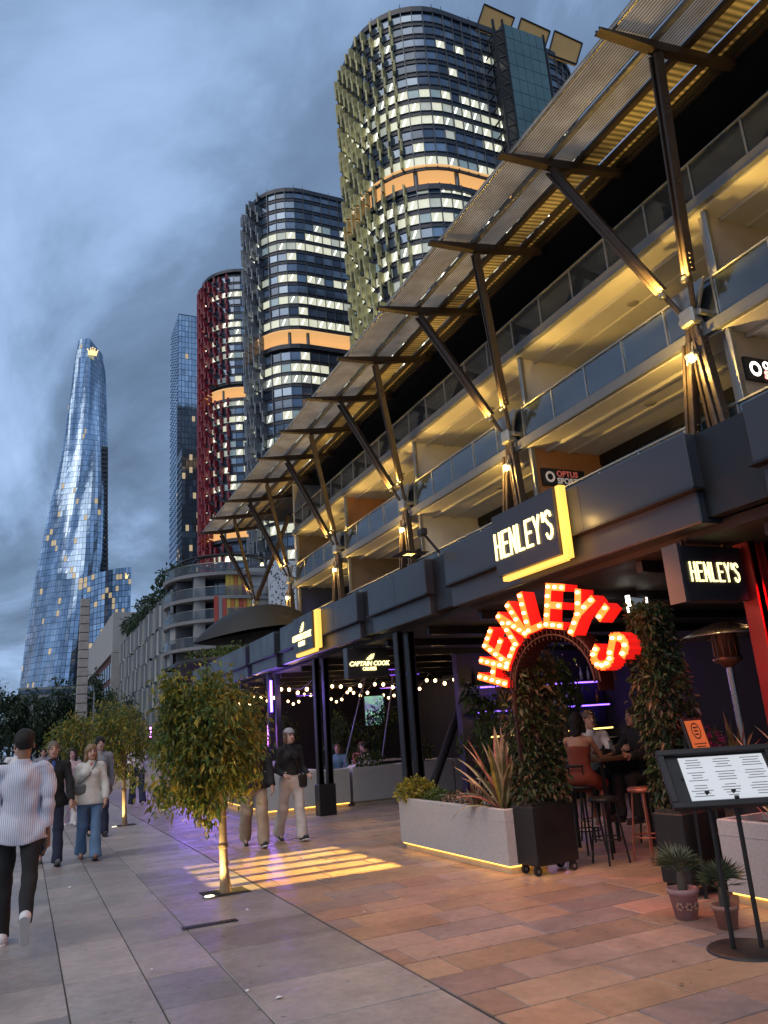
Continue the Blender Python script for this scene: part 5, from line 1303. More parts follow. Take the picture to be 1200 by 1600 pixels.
person('man seen from behind in blue and white striped shirt with black trousers and white sneakers', (.01,8.15,0), radians(-3), 1.79, ((10,4),(-22,34)), ((10,14,4),(-8,18,5)), (.28,.15,.09),
       dict(m=stripes(), hem=-.075, w=1.02, sleeve=.83, arm=.062, fold=.015, tail=True), dict(m=BLK, flare=.055, knee=.062, w=.95), dict(m=WSH, sole=SOLEW), dict(m=HB, top=True), .0085)
r, i = person('man in open black jacket over blue shirt walking beside the woman in white', (.42,13.25,0), FACE_IN+.05, 1.75, ((16,4),(-14,22)), ((16,20,10),(-6,52,10)), (.48,.27,.20),
       dict(m=BLK, hem=-.06, w=1.08, arm=.068, belly=True, name='jacket', front=BLUE), dict(m=NAVY, flare=.075), dict(m=GSH, sole=SOLED), dict(m=HG), .010)
r, i = person('woman in white sweater and blue jeans carrying a grey shoulder bag', (.97,13.35,0), FACE_IN-.04, 1.66, ((12,3),(-12,14)), ((8,30,10),(-4,38,12)), (.50,.30,.22),
       dict(m=WOOL, hem=-.055, w=1.08, arm=.067, name='sweater', front=PINK), dict(m=JEAN, flare=.095, knee=.073), dict(m=TSH, sole=SOLED), dict(m=HBL, long=.13, r=1.03), .010, .25, female=True)
bag(r, i, mat('grey_bag', (.11,.12,.12), .45, var=.15), True, 1, z=.14)
r, i = person('woman with grey cap, black cropped jacket and cream trousers walking past the column', (3.92,12.5,0), FACE_IN+.12, 1.70, ((14,4),(-13,16)), ((6,62,8),(-6,80,8)), (.50,.31,.25),
       dict(m=BLK, hem=.05, w=.98, arm=.060, name='jacket'), dict(m=CREAM, flare=.090, knee=.085, w=1.02, rise=.075), dict(m=BSH, sole=SOLEW), dict(m=HBR, long=.06), .010, .15, female=True)
T = SDF(); hd = i['hd']; K = i['K']; T.ell(hd+np.array([0,-.015,.055])*K, np.array((.092,.112,.078))*K).cap(hd+np.array([-.03,.10,.05])*K, hd+np.array([.03,.10,.05])*K, .012, k=.02)
link('cap', T.mesh('cap', .008, [cloth('grey_knit', (.30,.30,.31))], lambda P, F: np.maximum(F, (hd[2]+.038*K)-P[...,2])), r)
bag(r, i, BSH, True, -1, size=(.16,.07,.20), z=-.02)
person('person in black jacket and beige trousers half hidden by the street tree crown', (3.28,12.35,0), FACE_IN-.1, 1.76, ((15,4),(-13,18)), ((10,18,9),(-14,22,10)), (.45,.27,.2),
       dict(m=BLK, hem=-.05, w=1.15, arm=.072, name='jacket'), dict(m=BEIGE, flare=.092, knee=.088, w=1.05), dict(m=BSH, sole=SOLEW), dict(m=HBR), .011)
person('dark haired person walking behind the woman in white sweater', (1.36,16.6,0), FACE_IN+.1, 1.80, skin=(.46,.29,.22), top=dict(m=GREYC, hem=-.04), bottom=dict(m=NAVY), shoes=dict(m=BSH, sole=SOLED), hair=dict(m=HB, r=1.1, top=True), h=.014)
person('dark haired woman in pale pink top far behind the man in black jacket', (1.02,19.5,0), FACE_IN, 1.62, skin=(.50,.30,.25), top=dict(m=cloth('pale_pink', (.55,.38,.38)), hem=-.03), bottom=dict(m=cloth('white_linen', (.55,.53,.52)), flare=.11), shoes=dict(m=WSH, sole=SOLEW), hair=dict(m=HB, long=.16), h=.015, female=True)
person('person in black top and dark glasses beyond the man in striped shirt', (-.50,17.5,0), FACE_IN+.1, 1.72, skin=(.42,.26,.2), top=dict(m=BLK, hem=-.05), bottom=dict(m=BLK), shoes=dict(m=BSH, sole=SOLED), hair=dict(m=HB), h=.015)
person('person in pale top half hidden behind the striped shirt', (-.12,20.5,0), FACE_IN, 1.82, skin=(.48,.30,.23), top=dict(m=WHT, hem=-.05), bottom=dict(m=NAVY), shoes=dict(m=BSH, sole=SOLED), hair=dict(m=HBR), h=.016)
person('person in navy trousers and white top under the second street tree', (2.98,23.9,0), .1, 1.75, skin=(.42,.26,.2), top=dict(m=WHT, hem=.0), bottom=dict(m=NAVY, flare=.10, knee=.09), shoes=dict(m=TSH, sole=SOLEW), hair=dict(m=HB), h=.015)
person('person in light blue jeans walking away along the batten clad planters', (3.78,23.5,0), .05, 1.75, ((18,6),(-20,30)), skin=(.42,.26,.2), top=dict(m=GREYC, hem=-.02), bottom=dict(m=cloth('pale_denim', (.30,.38,.46))), shoes=dict(m=BSH, sole=SOLEW), hair=dict(m=HBR), h=.015)
for k, (x, y, m, hm) in enumerate(((.55,26,GREYC,HB),(1.5,30,BLK,HBR),(-.9,28,TEALC,HB),(.1,33,NAVY,HBR),(2.9,34,WHT,HB))):
    person(['far walker in grey top beyond the pink topped woman', 'far walker in black top beyond the second street tree', 'far walker in teal top on the open promenade', 'far walker in navy top on the promenade', 'far walker in white top by the far planters'][k], (x,y,0), FACE_IN+.2*k, 1.70+.03*k, top=dict(m=m, hem=-.03), bottom=dict(m=(NAVY,JEAN,BLK,BEIGE,BLK)[k]), shoes=dict(m=BSH, sole=SOLED), hair=dict(m=hm, long=.1 if k % 2 else 0), h=.02, hands=False, group='far walkers')
# bar guests
SIT = ((82,88),(86,80))
person('woman in rust red strapless dress and heels seated on a bar stool seen from behind', (6.25,8.12,0), radians(-62), 1.68, ((72,58),(78,92)), ((40,50,8),(38,55,8)), (.45,.24,.15), dress=RUST, shoes=dict(m=cloth('silver_heel', (.5,.45,.42), .4), sole=SOLEW), hair=dict(m=HB, long=.10), h=.012, seat=.84, female=True, lean=8)
person('man in open white shirt leaning over the bar table', (6.95,8.80,0), radians(165), 1.76, SIT, ((35,70,10),(40,75,10)), (.46,.26,.17), dict(m=WHT, hem=-.02, sleeve=.85), dict(m=BLK), dict(m=BSH, sole=SOLED), dict(m=HBR), .012, seat=.84, lean=14)
person('dark haired guest in black seated at the inner side of the bar table', (7.25,8.05,0), radians(95), 1.72, SIT, ((35,60,10),(40,60,10)), (.40,.22,.15), dict(m=BLK, hem=-.02), dict(m=BLK), dict(m=BSH, sole=SOLED), dict(m=HB, long=.08), .013, seat=.84, lean=10)
# diners on the far terrace with their tables
def diner(label, x, y, rz, m, hm, long=0.):
    person(label, (x,y,0), rz, 1.68, SIT, ((30,60,10),(35,65,10)), (.45,.27,.2), dict(m=m, hem=-.02, w=1.05), dict(m=NAVY), dict(m=BSH, sole=SOLED), dict(m=hm, long=long), .016, seat=.52, lean=8, hands=False, group='diners on the terrace')
    t = thing('dining_chair', 'white slatted dining chair under the '+label, 'chair', (x,y,0), 'dining chairs on the terrace', rz)
    b = MB(); b.cbox((0,-.02,.43), (.42,.42,.035), bev=.01); b.build('seat', WPL, t, False)
    for z in (.6,.7,.8): b = MB(); b.cbox((0,-.23,z), (.42,.025,.05), bev=.006); b.build('back_slat', WPL, t, False)
    for sx in (-1,1):
        for yy, top in ((-.22,.85),(.17,.42)): b = MB(); b.bar((sx*.19,yy,0), (sx*.19,yy,top), .035, .035); b.build('leg', WPL, t, False)
diner('diner in lilac shirt nearest the terrace corner', 5.75, 18.1, .3, LILAC, HB)
diner('diner in striped grey top beside the lilac shirt', 5.55, 19.0, .9, GREYC, HB, .1)
diner('diner in pale blue facing the diner in white', 7.35, 19.3, 2.6, TEALC, HBR)
diner('diner in white shirt seated between the slanted poles', 7.75, 18.3, .6, WHT, HB)
diner('diner in coral top by the slanted poles', 8.1, 19.6, 3.0, PINK, HBR, .1)
for k, (x, y) in enumerate(((6.1,19.0),(7.9,19.0),(9.6,18.6),(9.4,20.8))):
    t = thing('dining_table', ['white dining table among the diners nearest the corner', 'white dining table between the slanted poles', 'empty white dining table behind the shady planter', 'empty white dining table far down the terrace'][k], 'table', (x,y,0), 'dining tables on the terrace')
    b = MB(); b.cbox((x,y,.74), (.8,.8,.035), bev=.008); b.build('table_top', WPL, t)
    b = MB(); b.tube([(x,y,.02),(x,y,.72)], .03, 8); b.build('leg', DARK, t)
    b = MB(); b.lathe([(0,.03),(.2,.02),(.22,0)], (x,y,.0), 16); b.build('base', DARK, t)
# ================================================================== skyline
def tglass(name, col, rough=.10, metal=.55, var=.2):
    return mat(name, col, rough, metal=metal, var=var, scale=.08, spec=.9)
G1 = tglass('tower_glass', (.17,.23,.31)); G2 = tglass('tower_glass_dark', (.09,.125,.17)); G3 = tglass('tower_glass_pale', (.26,.34,.42))
GLIT = mat('lit_office', (.3,.32,.28), .3, var=.3, scale=.6, emit=(.95,.95,.70), estr=.42); GDIM = mat('dim_office', (.15,.2,.22), .2, metal=.3, var=.3, scale=.6, emit=(.55,.75,.80), estr=.16)
GLIT2 = mat('lit_office_soft', (.3,.32,.28), .3, var=.3, scale=.6, emit=(.85,.92,.78), estr=.22)
GTUBE = glow('office_tube', (1.0,.98,.80), 2.6); SPAN = mat('dark_spandrel', (.055,.06,.07), .4, metal=.4, var=.15, scale=.3)
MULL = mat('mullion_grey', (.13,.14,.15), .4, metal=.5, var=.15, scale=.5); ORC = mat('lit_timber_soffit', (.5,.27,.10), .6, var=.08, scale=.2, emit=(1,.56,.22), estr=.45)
def rring(x0, x1, y0, y1, r, step):
    """rounded rectangle, counter-clockwise, points about step apart"""
    pts = []
    def seg(a, b):
        n_ = max(1, int(hypot(b[0]-a[0], b[1]-a[1])/step)); pts.extend([(a[0]+(b[0]-a[0])*k/n_, a[1]+(b[1]-a[1])*k/n_) for k in range(n_)])
    def cor(cx, cy, a0):
        n_ = max(2, int(r*pi/2/step)); pts.extend([(cx+r*cos(a0+pi/2*k/n_), cy+r*sin(a0+pi/2*k/n_)) for k in range(n_)])
    seg((x0+r,y0),(x1-r,y0)); cor(x1-r,y0+r,-pi/2); seg((x1,y0+r),(x1,y1-r)); cor(x1-r,y1-r,0); seg((x1-r,y1),(x0+r,y1)); cor(x0+r,y1-r,pi/2); seg((x0,y1-r),(x0,y0+r)); cor(x0+r,y0+r,pi)
    return np.array(pts)
def office_tower(label, rect, H, fh, gaps, lit, step, seed, fincol, finsel, finsize, fin_every=1, glassw=(.5,.3,.2)):
    x0, x1, y0, y1, r = rect; rg = np.random.default_rng(seed)
    t = thing('office_tower', label, 'tower', ((x0+x1)/2,(y0+y1)/2,0))
    R_ = rring(x0,x1,y0,y1,r,step); n_ = len(R_); nx = np.roll(R_,-1,0); tg = nx-R_; tg = tg/np.linalg.norm(tg,axis=1)[:,None]; nr = np.stack([tg[:,1],-tg[:,0]],1)
    vis = [k for k in range(n_) if nr[k]@(-R_[k]) > -12*np.linalg.norm(R_[k])/100]
    mu = MB(); finm = MB(); finm.cbox((0,0,0), finsize, bev=.08); fme = finm.mesh('facade_fin', fincol); z = 6.0; f = 0
    cb = MB(); ins = R_-nr*1.2; zz_ = [0]+[v for g in sorted(gaps) for v in g]+[H-1.0]
    for za_, zb_ in zip(zz_[::2], zz_[1::2]): cb = MB(); cb.prism([tuple(p) for p in ins], za_, zb_-.45 if zb_ < H-2 else zb_); cb.build('core', SPAN, t)
    while z+fh <= H+.01:
        if any(a-.5 < z+fh/2 < b+.5 for a, b in gaps):
            for k in vis:
                if finsel(R_[k], nr[k], k) and nr[k][0] < -.8:
                    c = R_[k]+nr[k]*finsize[0]*.45; link('facade_fin', fme, t, Vector((*c,z+fh/2))-wloc(t), (0,0,atan2(nr[k][1],nr[k][0])+.2))
            z += fh; f += 1; continue
        L_ = lit(z, f, rg); b = MB()
        for k in vis:
            p, q, m_ = R_[k], nx[k], nr[k]; sx = (rg.normal()*.02)
            a = p-m_*.25+m_*sx; c = q-m_*.25-m_*sx
            if rg.random() < (L_*(.9+.15*sin(k*.35+f)) if L_ < .5 else L_+.08*sin(k*.2+f)): mi = int(rg.choice([3,4,6], p=[.55,.12,.33]))
            else: mi = int(rg.choice(3, p=glassw))
            b.add([(*a,z+1.0),(*c,z+1.0),(*c,z+fh-.15),(*a,z+fh-.15)], [(0,1,2,3)], mi)
            if mi in (3,6) and rg.random() < .6:
                d0, d1 = a+(c-a)*.25+m_*.05, a+(c-a)*.52+m_*.05; w = (c-a)*.13
                b.add([(*d0,z+fh*.42),(*(d0+w),z+fh*.42),(*(d1+w),z+fh-.35),(*d1,z+fh-.35)], [(0,1,2,3)], 5)
            if k % 2 == 0: mu.box((0,0,0),(0,0,0)) if False else None
        b.build('window_band', [G1,G2,G3,GLIT,GDIM,GTUBE,GLIT2], t)
        s = MB()
        for (za, zb, o) in ((z-.15,z+1.0,.0),(z+.86,z+1.0,.22)):
            vs = []; fs = []; V_ = vis+[(vis[-1]+1) % n_]
            for k in vis:
                p, q, m_ = R_[k]+nr[k]*o, nx[k]+nr[k]*o, nr[k]; i0 = len(vs); p2, q2 = p-m_*.35, q-m_*.35
                vs += [(*p,za),(*q,za),(*q,zb),(*p,zb),(*p2,za),(*q2,za),(*q2,zb),(*p2,zb)]; fs += [(i0,i0+1,i0+2,i0+3),(i0+3,i0+2,i0+6,i0+7),(i0+4,i0+5,i0+1,i0)]
            s.add(vs, fs)
        s.build('spandrel', SPAN, t)
        for k in vis:
            p, m_ = R_[k], nr[k]; M = Matrix(((tg[k][0],m_[0],0),(tg[k][1],m_[1],0),(0,0,1))); mu.cbox((*(p+m_*.12),z+fh/2), (.12 if k % 2 else .2,.40 if k % 2 else .5,fh-.3), 0, M)
        for k in vis:
            if finsel(R_[k], nr[k], k):
                m_ = nr[k]; c = R_[k]+m_*finsize[0]*.45; o = link('facade_fin', fme, t, Vector((*c,z+fh/2+(.9 if (k+f) % 2 else 0)))-wloc(t), (0,0,atan2(m_[1],m_[0])+(.45 if (k+f) % 2 else -.15)))
        z += fh; f += 1
    mu.build('mullions', MULL, t, kind='stuff')
    for (a, b_) in gaps:
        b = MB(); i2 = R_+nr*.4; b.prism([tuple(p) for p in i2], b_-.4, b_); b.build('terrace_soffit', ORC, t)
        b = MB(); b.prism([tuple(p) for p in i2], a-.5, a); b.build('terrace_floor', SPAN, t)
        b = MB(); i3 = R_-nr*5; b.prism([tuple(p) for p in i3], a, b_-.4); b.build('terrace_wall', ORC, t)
        b = MB()
        for k in vis[::5]: b.tube([(*(R_[k]-nr[k]*1.2),a),(*(R_[k]-nr[k]*1.2),b_-.4)], .55, 10)
        b.build('terrace_columns', MULL, t, kind='stuff')
        b = MB()
        for k in vis: b.add([(*R_[k],a),(*nx[k],a),(*nx[k],a+1.2),(*R_[k],a+1.2)], [(0,1,2,3)])
        b.build('terrace_rail', SPAN, t)
    b = MB(); vs = [tuple(p) for p in R_+nr*.3]; b.prism(vs, H-.6, H+.9)
    for k in vis[::3]: b.bar((*R_[k],H+.8), (*R_[k],H+2.2), .12, .12)
    b.build('parapet', SPAN, t); return t
OLIVE = mat('olive_fin', (.38,.35,.17), .5, metal=.3, var=.25, scale=.5); REDF = mat('red_fin', (.22,.018,.03), .5, var=.25, scale=.5); GREYF = mat('grey_fin', (.17,.19,.21), .45, metal=.4, var=.2, scale=.5)
def lit3(z, f, rg):
    if z > 160: return .04
    if z > 143: return .12
    return [.97,.97,.10,.9,.97,.4,.97,.97,.08,.15,.97,.97][f % 12]
office_tower('nearest office tower with rounded corner, olive fins and lit orange sky terrace', (67,131,124,165,16.5), 168, 3.75, [(117.2,123.2)], lit3, 2.5, 5, OLIVE,
             lambda p, m, k: m[0] < -.62 and p[1] < 152, (1.6,.5,3.3))
def lit2(z, f, rg): return [.03,.97,.9,.12,.95,.08,.95,.05,.92,.08,.6,.05][f % 12] if z < 165 else .03
office_tower('middle office tower with grey fins and orange sky terrace partway up', (62.3,112,208,240,14), 178, 4.0, [(119.5,125.5)], lit2, 3.0, 6, GREYF,
             lambda p, m, k: m[0] < -.80 and p[1] < 232, (2.6,.5,3.8))
def lit1(z, f, rg): return [.2,.95,.12,.85,.06,.9,.5,.1][f % 8] if z < 205 else .1
office_tower('farthest office tower with dark red fins on its rounded side', (68.7,120,316,357,20), 217, 4.0, [(149.8,156),(84,89)], lit1, 3.0, 7, REDF,
             lambda p, m, k: m[0] < -.45 and p[1] < 345, (2.4,.9,3.2))
# glazed lift tower and tilted roof screens on the nearest tower
lf = thing('lift_tower', 'green glazed lift shaft with black steel bracing against the nearest office tower', 'tower', (103,122,120))
GG = tglass('green_glass', (.12,.20,.20), .08, .4)
for i in range(5):
    for j in range(9):
        b = MB(); b.box((97.6+i*2.3,118.6,129+j*4.0), (97.6+i*2.3+2.2,118.8,129+j*4.0+3.85)); b.build('pane', GG, lf)
b = MB(); b.box((97.2,119.0,118), (109.4,123.9,165)); b.build('shaft', SPAN, lf)
b = MB()
for x in (97.2,109.4): b.bar((x,118.7,118), (x,118.7,166), .45, .45)
for z in np.arange(122,165,4): b.bar((95.0,119.5,z), (97.2,118.7,z+1.2), .35, .35); b.bar((95.0,119.5,z), (97.2,118.7,z-2.4), .28, .28); b.bar((95,119.5,z),(95,123.9,z),.3,.3)
b.bar((95,119.5,118),(95,119.5,166),.5,.5); b.build('bracing', DARK, lf)
for k, dx in enumerate((0,11.2,21.8)):
    t = thing('roof_screen', ['tilted bronze roof screen nearest the curved corner', 'middle tilted bronze roof screen', 'tilted bronze roof screen past the lift shaft'][k], 'roof screen', (98+dx,126,168), 'tilted roof screens')
    b = MB(); q = [(93.2+dx,124,167.2),(102.2+dx,124,167.2),(105.6+dx,124.0,175.4),(96.6+dx,124.0,176.2)]
    vs = [Vector(p) for p in q]; o = Vector((.1,1.0,-.25)); b.add(vs+[v+o*.5 for v in vs], [(0,1,2,3),(7,6,5,4),(0,4,5,1),(1,5,6,2),(2,6,7,3),(3,7,4,0)]); b.build('panel', mat('bronze_screen', (.22,.15,.06), .55, metal=.3, var=.15, scale=.3, emit=(1,.62,.2), estr=.06), t)
    b = MB()
    for a, c in ((0,1),(1,2),(2,3),(3,0)): b.bar(vs[a]-o*.15, vs[c]-o*.15, .35, .35)
    b.bar((99+dx,125.5,171), (99+dx,127.5,166), .4, .4); b.build('frame', DARK, t)

# ---- tall tapering hotel tower with twisting glass
CG = [tglass('hotel_glass_a', (.36,.48,.62), .10, .75), tglass('hotel_glass_b', (.26,.37,.51), .12, .75), tglass('hotel_glass_c', (.52,.64,.78), .08, .8), mat('hotel_lit', (.4,.3,.2), .3, var=.3, scale=.4, emit=(1,.78,.45), estr=.24)]
FRM = mat('hotel_frame', (.05,.08,.12), .4, metal=.5, var=.1, scale=.1)
ho = thing('hotel_tower', 'tall tapering glass hotel tower with twisting creases and gold crown emblem', 'tower', (20,520,0))
zl = np.array([0,33.5,67,106,147,191,237,262,276]); xl = np.array([-6,-4.4,-2.1,1.1,6.4,13.2,16.8,18.5,20.5]); xr = np.array([46,45.6,45,44,42.6,41.5,39.8,38.7,36.5])
NA, NZ = 66, 72; rg = np.random.default_rng(3); G = np.zeros((NZ+1, NA, 3))
for j in range(NZ+1):
    z = 278*j/NZ; l_ = np.interp(z, zl, xl); r_ = np.interp(z, zl, xr); th_ = np.arange(NA)/NA*2*pi; tw = radians(20+75*z/278)
    rr = 1+.16*np.cos(3*(th_-tw))+.05*np.cos(6*(th_-tw))
    X_ = rr*np.cos(th_); Y_ = rr*np.sin(th_); X_ = (X_-X_.min())/(X_.max()-X_.min())
    xx = l_+(r_-l_)*X_; zz = z*np.where(xx > 27, 1-.0042*(xx-27)*(z/278)**6, 1-.0012*(27-xx)*(z/278)**6)
    G[j,:,0] = xx; G[j,:,1] = 525+Y_*(r_-l_)*.42; G[j,:,2] = zz
fr = MB(); 
for j in range(NZ):
    bnd = MB(); litp = .035 if 30 < 278*j/NZ < 165 else .008
    for k in range(NA):
        k2 = (k+1) % NA; q = [Vector(G[j,k]), Vector(G[j,k2]), Vector(G[j+1,k2]), Vector(G[j+1,k])]; nrm = (q[1]-q[0]).cross(q[3]-q[0]).normalized()
        if nrm.y > .55: continue
        c = (q[0]+q[1]+q[2]+q[3])/4; ins = [c+(p-c)*.94+nrm*(.30+rg.normal()*.012) for p in q]
        cl = (sin(k*.9+int(j/3)*1.7)+sin(j*.55+k*.23)) > .9
        vv = sin(k*.55+3)+.6*sin(k*1.3+j*.05)+.35*rg.normal()
        mi = 3 if rg.random() < litp*(3 if cl else .4) else (2 if vv > .95 else 1 if vv < -.55 else 0)
        bnd.add(ins, [(0,1,2,3)], mi); fr.add(q, [(0,1,2,3)], 0)
    bnd.build('window_band', CG, ho)
fr.add([tuple(p) for p in G[NZ]], [tuple(range(NA))]); fr.build('frame', FRM, ho)
GOLD = glow('gold_emblem', (1.0,.72,.30), .9)
def crown_emblem(parent, c, s):
    pts = [(-.5,-.35),(.5,-.35),(.62,.25),(.33,-.02),(.25,.42),(.08,.05),(0,.55),(-.08,.05),(-.25,.42),(-.33,-.02),(-.62,.25)]
    b = MB(); b.prism([(p[0]*s,p[1]*s) for p in pts], 0, .5); place(b, MY, c)
    for p in (2,4,6,8,10): b.ball((c[0]+pts[p][0]*s,c[1]-.3,c[2]+pts[p][1]*s), .08*s, 8)
    b.box((c[0]-.5*s,c[1]-.5,c[2]-.52*s), (c[0]+.5*s,c[1],c[2]-.42*s)); b.build('crown_emblem', GOLD, parent)
fy = min(G[68,:,1])-1.0
crown_emblem(ho, (29.5,fy-1,266), 5.5)
for k in range(27):
    b = MB(); zc_ = 112+k*3.15; xx = np.interp(zc_, zl, xr)-4.2; b.box((xx,511,zc_-1.1), (xx+4.0,517,zc_+1.1)); b.build('balcony_recess', SPAN, ho)
an = thing('hotel_annexe', 'lower curved glass annexe with small crown emblem beside the tall hotel tower', 'building', (42,505,0))
NA2, NZ2 = 14, 30; frm2 = MB()
P2 = [(28.5+28*k/NA2, 497+7*sin(pi*k/NA2)*-1+(k/NA2)*4) for k in range(NA2+1)]
for j in range(NZ2):
    bnd = MB()
    for k in range(NA2):
        zt = lambda kk: 103+8*(kk/NA2)
        q = [Vector((*P2[k],zt(k)*j/NZ2)), Vector((*P2[k+1],zt(k+1)*j/NZ2)), Vector((*P2[k+1],zt(k+1)*(j+1)/NZ2)), Vector((*P2[k],zt(k)*(j+1)/NZ2))]; nrm = (q[1]-q[0]).cross(q[3]-q[0]).normalized(); c = sum(q, Vector())/4
        bnd.add([c+(p-c)*.9+nrm*.3 for p in q], [(0,1,2,3)], 3 if rg.random() < .10 else int(rg.choice(3, p=[.5,.3,.2]))); frm2.add(q, [(0,1,2,3)])
    bnd.build('window_band', CG, an)
frm2.add([(*P2[-1],0),(58,530,0),(58,530,111),(*P2[-1],111)], [(0,1,2,3)]); frm2.add([(*p,103+8*k/NA2) for k, p in enumerate(P2)]+[(58,530,111),(28,530,103)], [tuple(range(NA2+3))]); frm2.build('frame', FRM, an)
crown_emblem(an, (52.5,497.5,104.5), 3.2)
b = MB(); b.box((-4,470,0), (34,485,36)); lo_ = thing('podium_building', 'low pale podium at the foot of the hotel tower', 'building', (10,478,0)); b.build('walls', mat('pale_podium', (.30,.31,.30), .7, var=.1, scale=.1), lo_)
b = MB()
for z in (28,32.5): b.box((-4.2,469.6,z), (34.2,469.98,z+2.2))
b.build('window', G2, lo_)

# ---- slim residential tower and the dark block in front of it
def grid_tower(name, label, x0, x1, y0, y1, H, fh, step, mats, wts, litp, seed, balc=False):
    t = thing(name, label, 'tower', ((x0+x1)/2,(y0+y1)/2,0)); rg = np.random.default_rng(seed); b0 = MB(); b0.box((x0,y0,0), (x1,y1,H)); b0.build('frame', FRM, t)
    nx_ = int((x1-x0)/step); ny_ = int((y1-y0)/step)
    for j in range(int(H/fh)):
        b = MB(); z = j*fh
        for k in range(nx_):
            a = x0+(x1-x0)*k/nx_; c = x0+(x1-x0)*(k+1)/nx_; w = rg.normal()*.02; mi = len(mats)-1 if rg.random() < litp(z) else int(rg.choice(len(mats)-1, p=wts))
            b.add([(a+.12,y0-.12+w,z+.15),(c-.12,y0-.12-w,z+.15),(c-.12,y0-.12-w,z+fh-.15),(a+.12,y0-.12+w,z+fh-.15)], [(0,1,2,3)], mi)
        for k in range(ny_):
            a = y0+(y1-y0)*k/ny_; c = y0+(y1-y0)*(k+1)/ny_; mi = len(mats)-1 if rg.random() < litp(z)*.6 else int(rg.choice(len(mats)-1, p=wts))
            if balc and k % 2 == 0: b.box((x0-.6,a+.3,z), (x0-.01,c-.3,z+1.1), 0)
            else: b.add([(x0-.12,c-.15,z+.15),(x0-.12,a+.15,z+.15),(x0-.12,a+.15,z+fh-.15),(x0-.12,c-.15,z+fh-.15)], [(0,1,2,3)], mi)
        b.build('window_band', mats, t)
    return t
SG = [tglass('slim_glass_a', (.55,.68,.82), .06, .85), tglass('slim_glass_b', (.46,.58,.74), .06, .85), tglass('slim_glass_c', (.64,.76,.88), .05, .85), CG[3]]
grid_tower('slim_tower', 'slim pale blue glass residential tower left of the red finned tower', 71.2, 85.0, 419, 445, 249, 3.6, 1.9, SG, [.5,.3,.2], lambda z: .006, 4, True)
grid_tower('dark_tower', 'dark glass tower with a few lit floors standing in front of the slim tower', 67.6, 80.5, 385, 400, 150, 3.5, 1.7, [G2,G1,SPAN,CG[3]], [.6,.25,.15], lambda z: .07, 5, True)

# ---- street blocks beyond the wharf
pb = thing('panel_building', 'mid rise waterfront building of staggered grey facade panels with roof gardens', 'building', (20,110,0))
b = MB(); b.box((14.4,85,0), (32,139,18.5)); b.build('wall', mat('panel_backing', (.07,.075,.08), .6, var=.2, scale=.4), pb)
GP = [mat('panel_grey', (.16,.18,.19), .5, metal=.3, var=.2, scale=.5), mat('panel_pale', (.33,.33,.30), .5, var=.15, scale=.5), mat('panel_glass', (.05,.07,.09), .15, var=.2, scale=.5)]
pms = []
for m_ in GP: q = MB(); q.cbox((0,0,0), (.35,1.15,3.0), bev=.03); pms.append(q.mesh('facade_panel', m_))
rr_ = random.Random(5)
for j in range(5):
    for k in range(33):
        y = 86+k*1.6; i = 0 if (k+j) % 3 else 1
        o = link('facade_panel', pms[i], pb, Vector((14.1+.35*((k+j) % 2)*.6, y+rr_.uniform(-.2,.2), 4.2+j*3.05+rr_.uniform(-.25,.25)))-wloc(pb), (0,0,.35 if (k+j) % 2 else -.25)); o.scale = (1,1,rr_.uniform(.85,1.15))
for j in range(5):
    b = MB(); b.box((14.25,85.2,5.3+j*3.05), (14.385,138.8,5.6+j*3.05)); b.build('floor_line', SPAN, pb)
b = MB(); b.box((13.7,84.5,0), (14.39,139,2.6)); b.build('shopfront', SPAN, pb)
for k in range(8):
    x, y = 15.2, 88+k*6.4
    bush('roof garden shrubs, '+('first','second','third','fourth','fifth','sixth','seventh','eighth')[k]+' clump from the round balcony block', (x,y,19.6+1.2*(k % 3 == 1)), (1.6,3.2,1.5), 420, .5, FARL, 70+k, 'roof_garden_shrub', 'roof garden shrubs')
br = thing('brick_building', 'far red brown brick building with pale concrete frame', 'building', (20,170,0))
b = MB(); b.box((13.6,143,0), (32,205,22)); b.build('wall', mat('red_brick', (.11,.035,.028), .8, var=.25, scale=1), br)
PC = mat('pale_concrete', (.36,.35,.33), .7, var=.1, scale=.5)
b = MB(); b.box((13.2,142.2,17.5), (32,206,24.5)); b.box((13.1,142.0,0), (20,143,17.4)); b.build('concrete_frame', PC, br)
for k in range(12):
    for j in range(4):
        b = MB(); b.box((13.45,145+k*4.9,2.4+j*3.7), (13.595,148.2+k*4.9,5.0+j*3.7)); b.build('window', G2, br)
# corner block with round balconies
cb_ = thing('balcony_block', 'corner apartment block with rounded glass balconies and roof pergola', 'building', (21,88,0))
CX, CY = 20.6, 87.5
SL2 = mat('balcony_underside', (.30,.30,.30), .7, var=.1, scale=.5)
for z in (5.6,8.4,11.2,14.0,16.4,19.0):
    b = MB(); b.lathe([(0,-.35),(7.1,-.35),(7.2,-.02),(0,0)], (CX,CY,z), 48, smooth=False); s_ = b.build('balcony_slab', SL2, cb_)
    b = MB(); b.lathe([(7.0,.05),(7.0,1.0)], (CX,CY,z), 48); b.build('glass_rail', BGLASS, s_)
    b = MB(); b.tube([(CX+7.0*cos(a),CY+7.0*sin(a),z+1.02) for a in np.linspace(pi*.8,pi*2,30)], .04, 5); b.build('handrail', STEEL, s_)
b = MB(); b.lathe([(4.6,0),(4.6,18.9)], (CX,CY,0), 24, smooth=False); b.build('glazing', WGLASS, cb_)
b = MB()
for a in np.linspace(pi*.8, 2*pi, 14): b.bar((CX+4.65*cos(a),CY+4.65*sin(a),0), (CX+4.65*cos(a),CY+4.65*sin(a),18.9), .12, .12)
b.build('mullions', DARK, cb_, kind='stuff')
b = MB(); b.box((15.9,82.5,0), (17.0,83.6,18.9)); b.build('pier', PC, cb_)
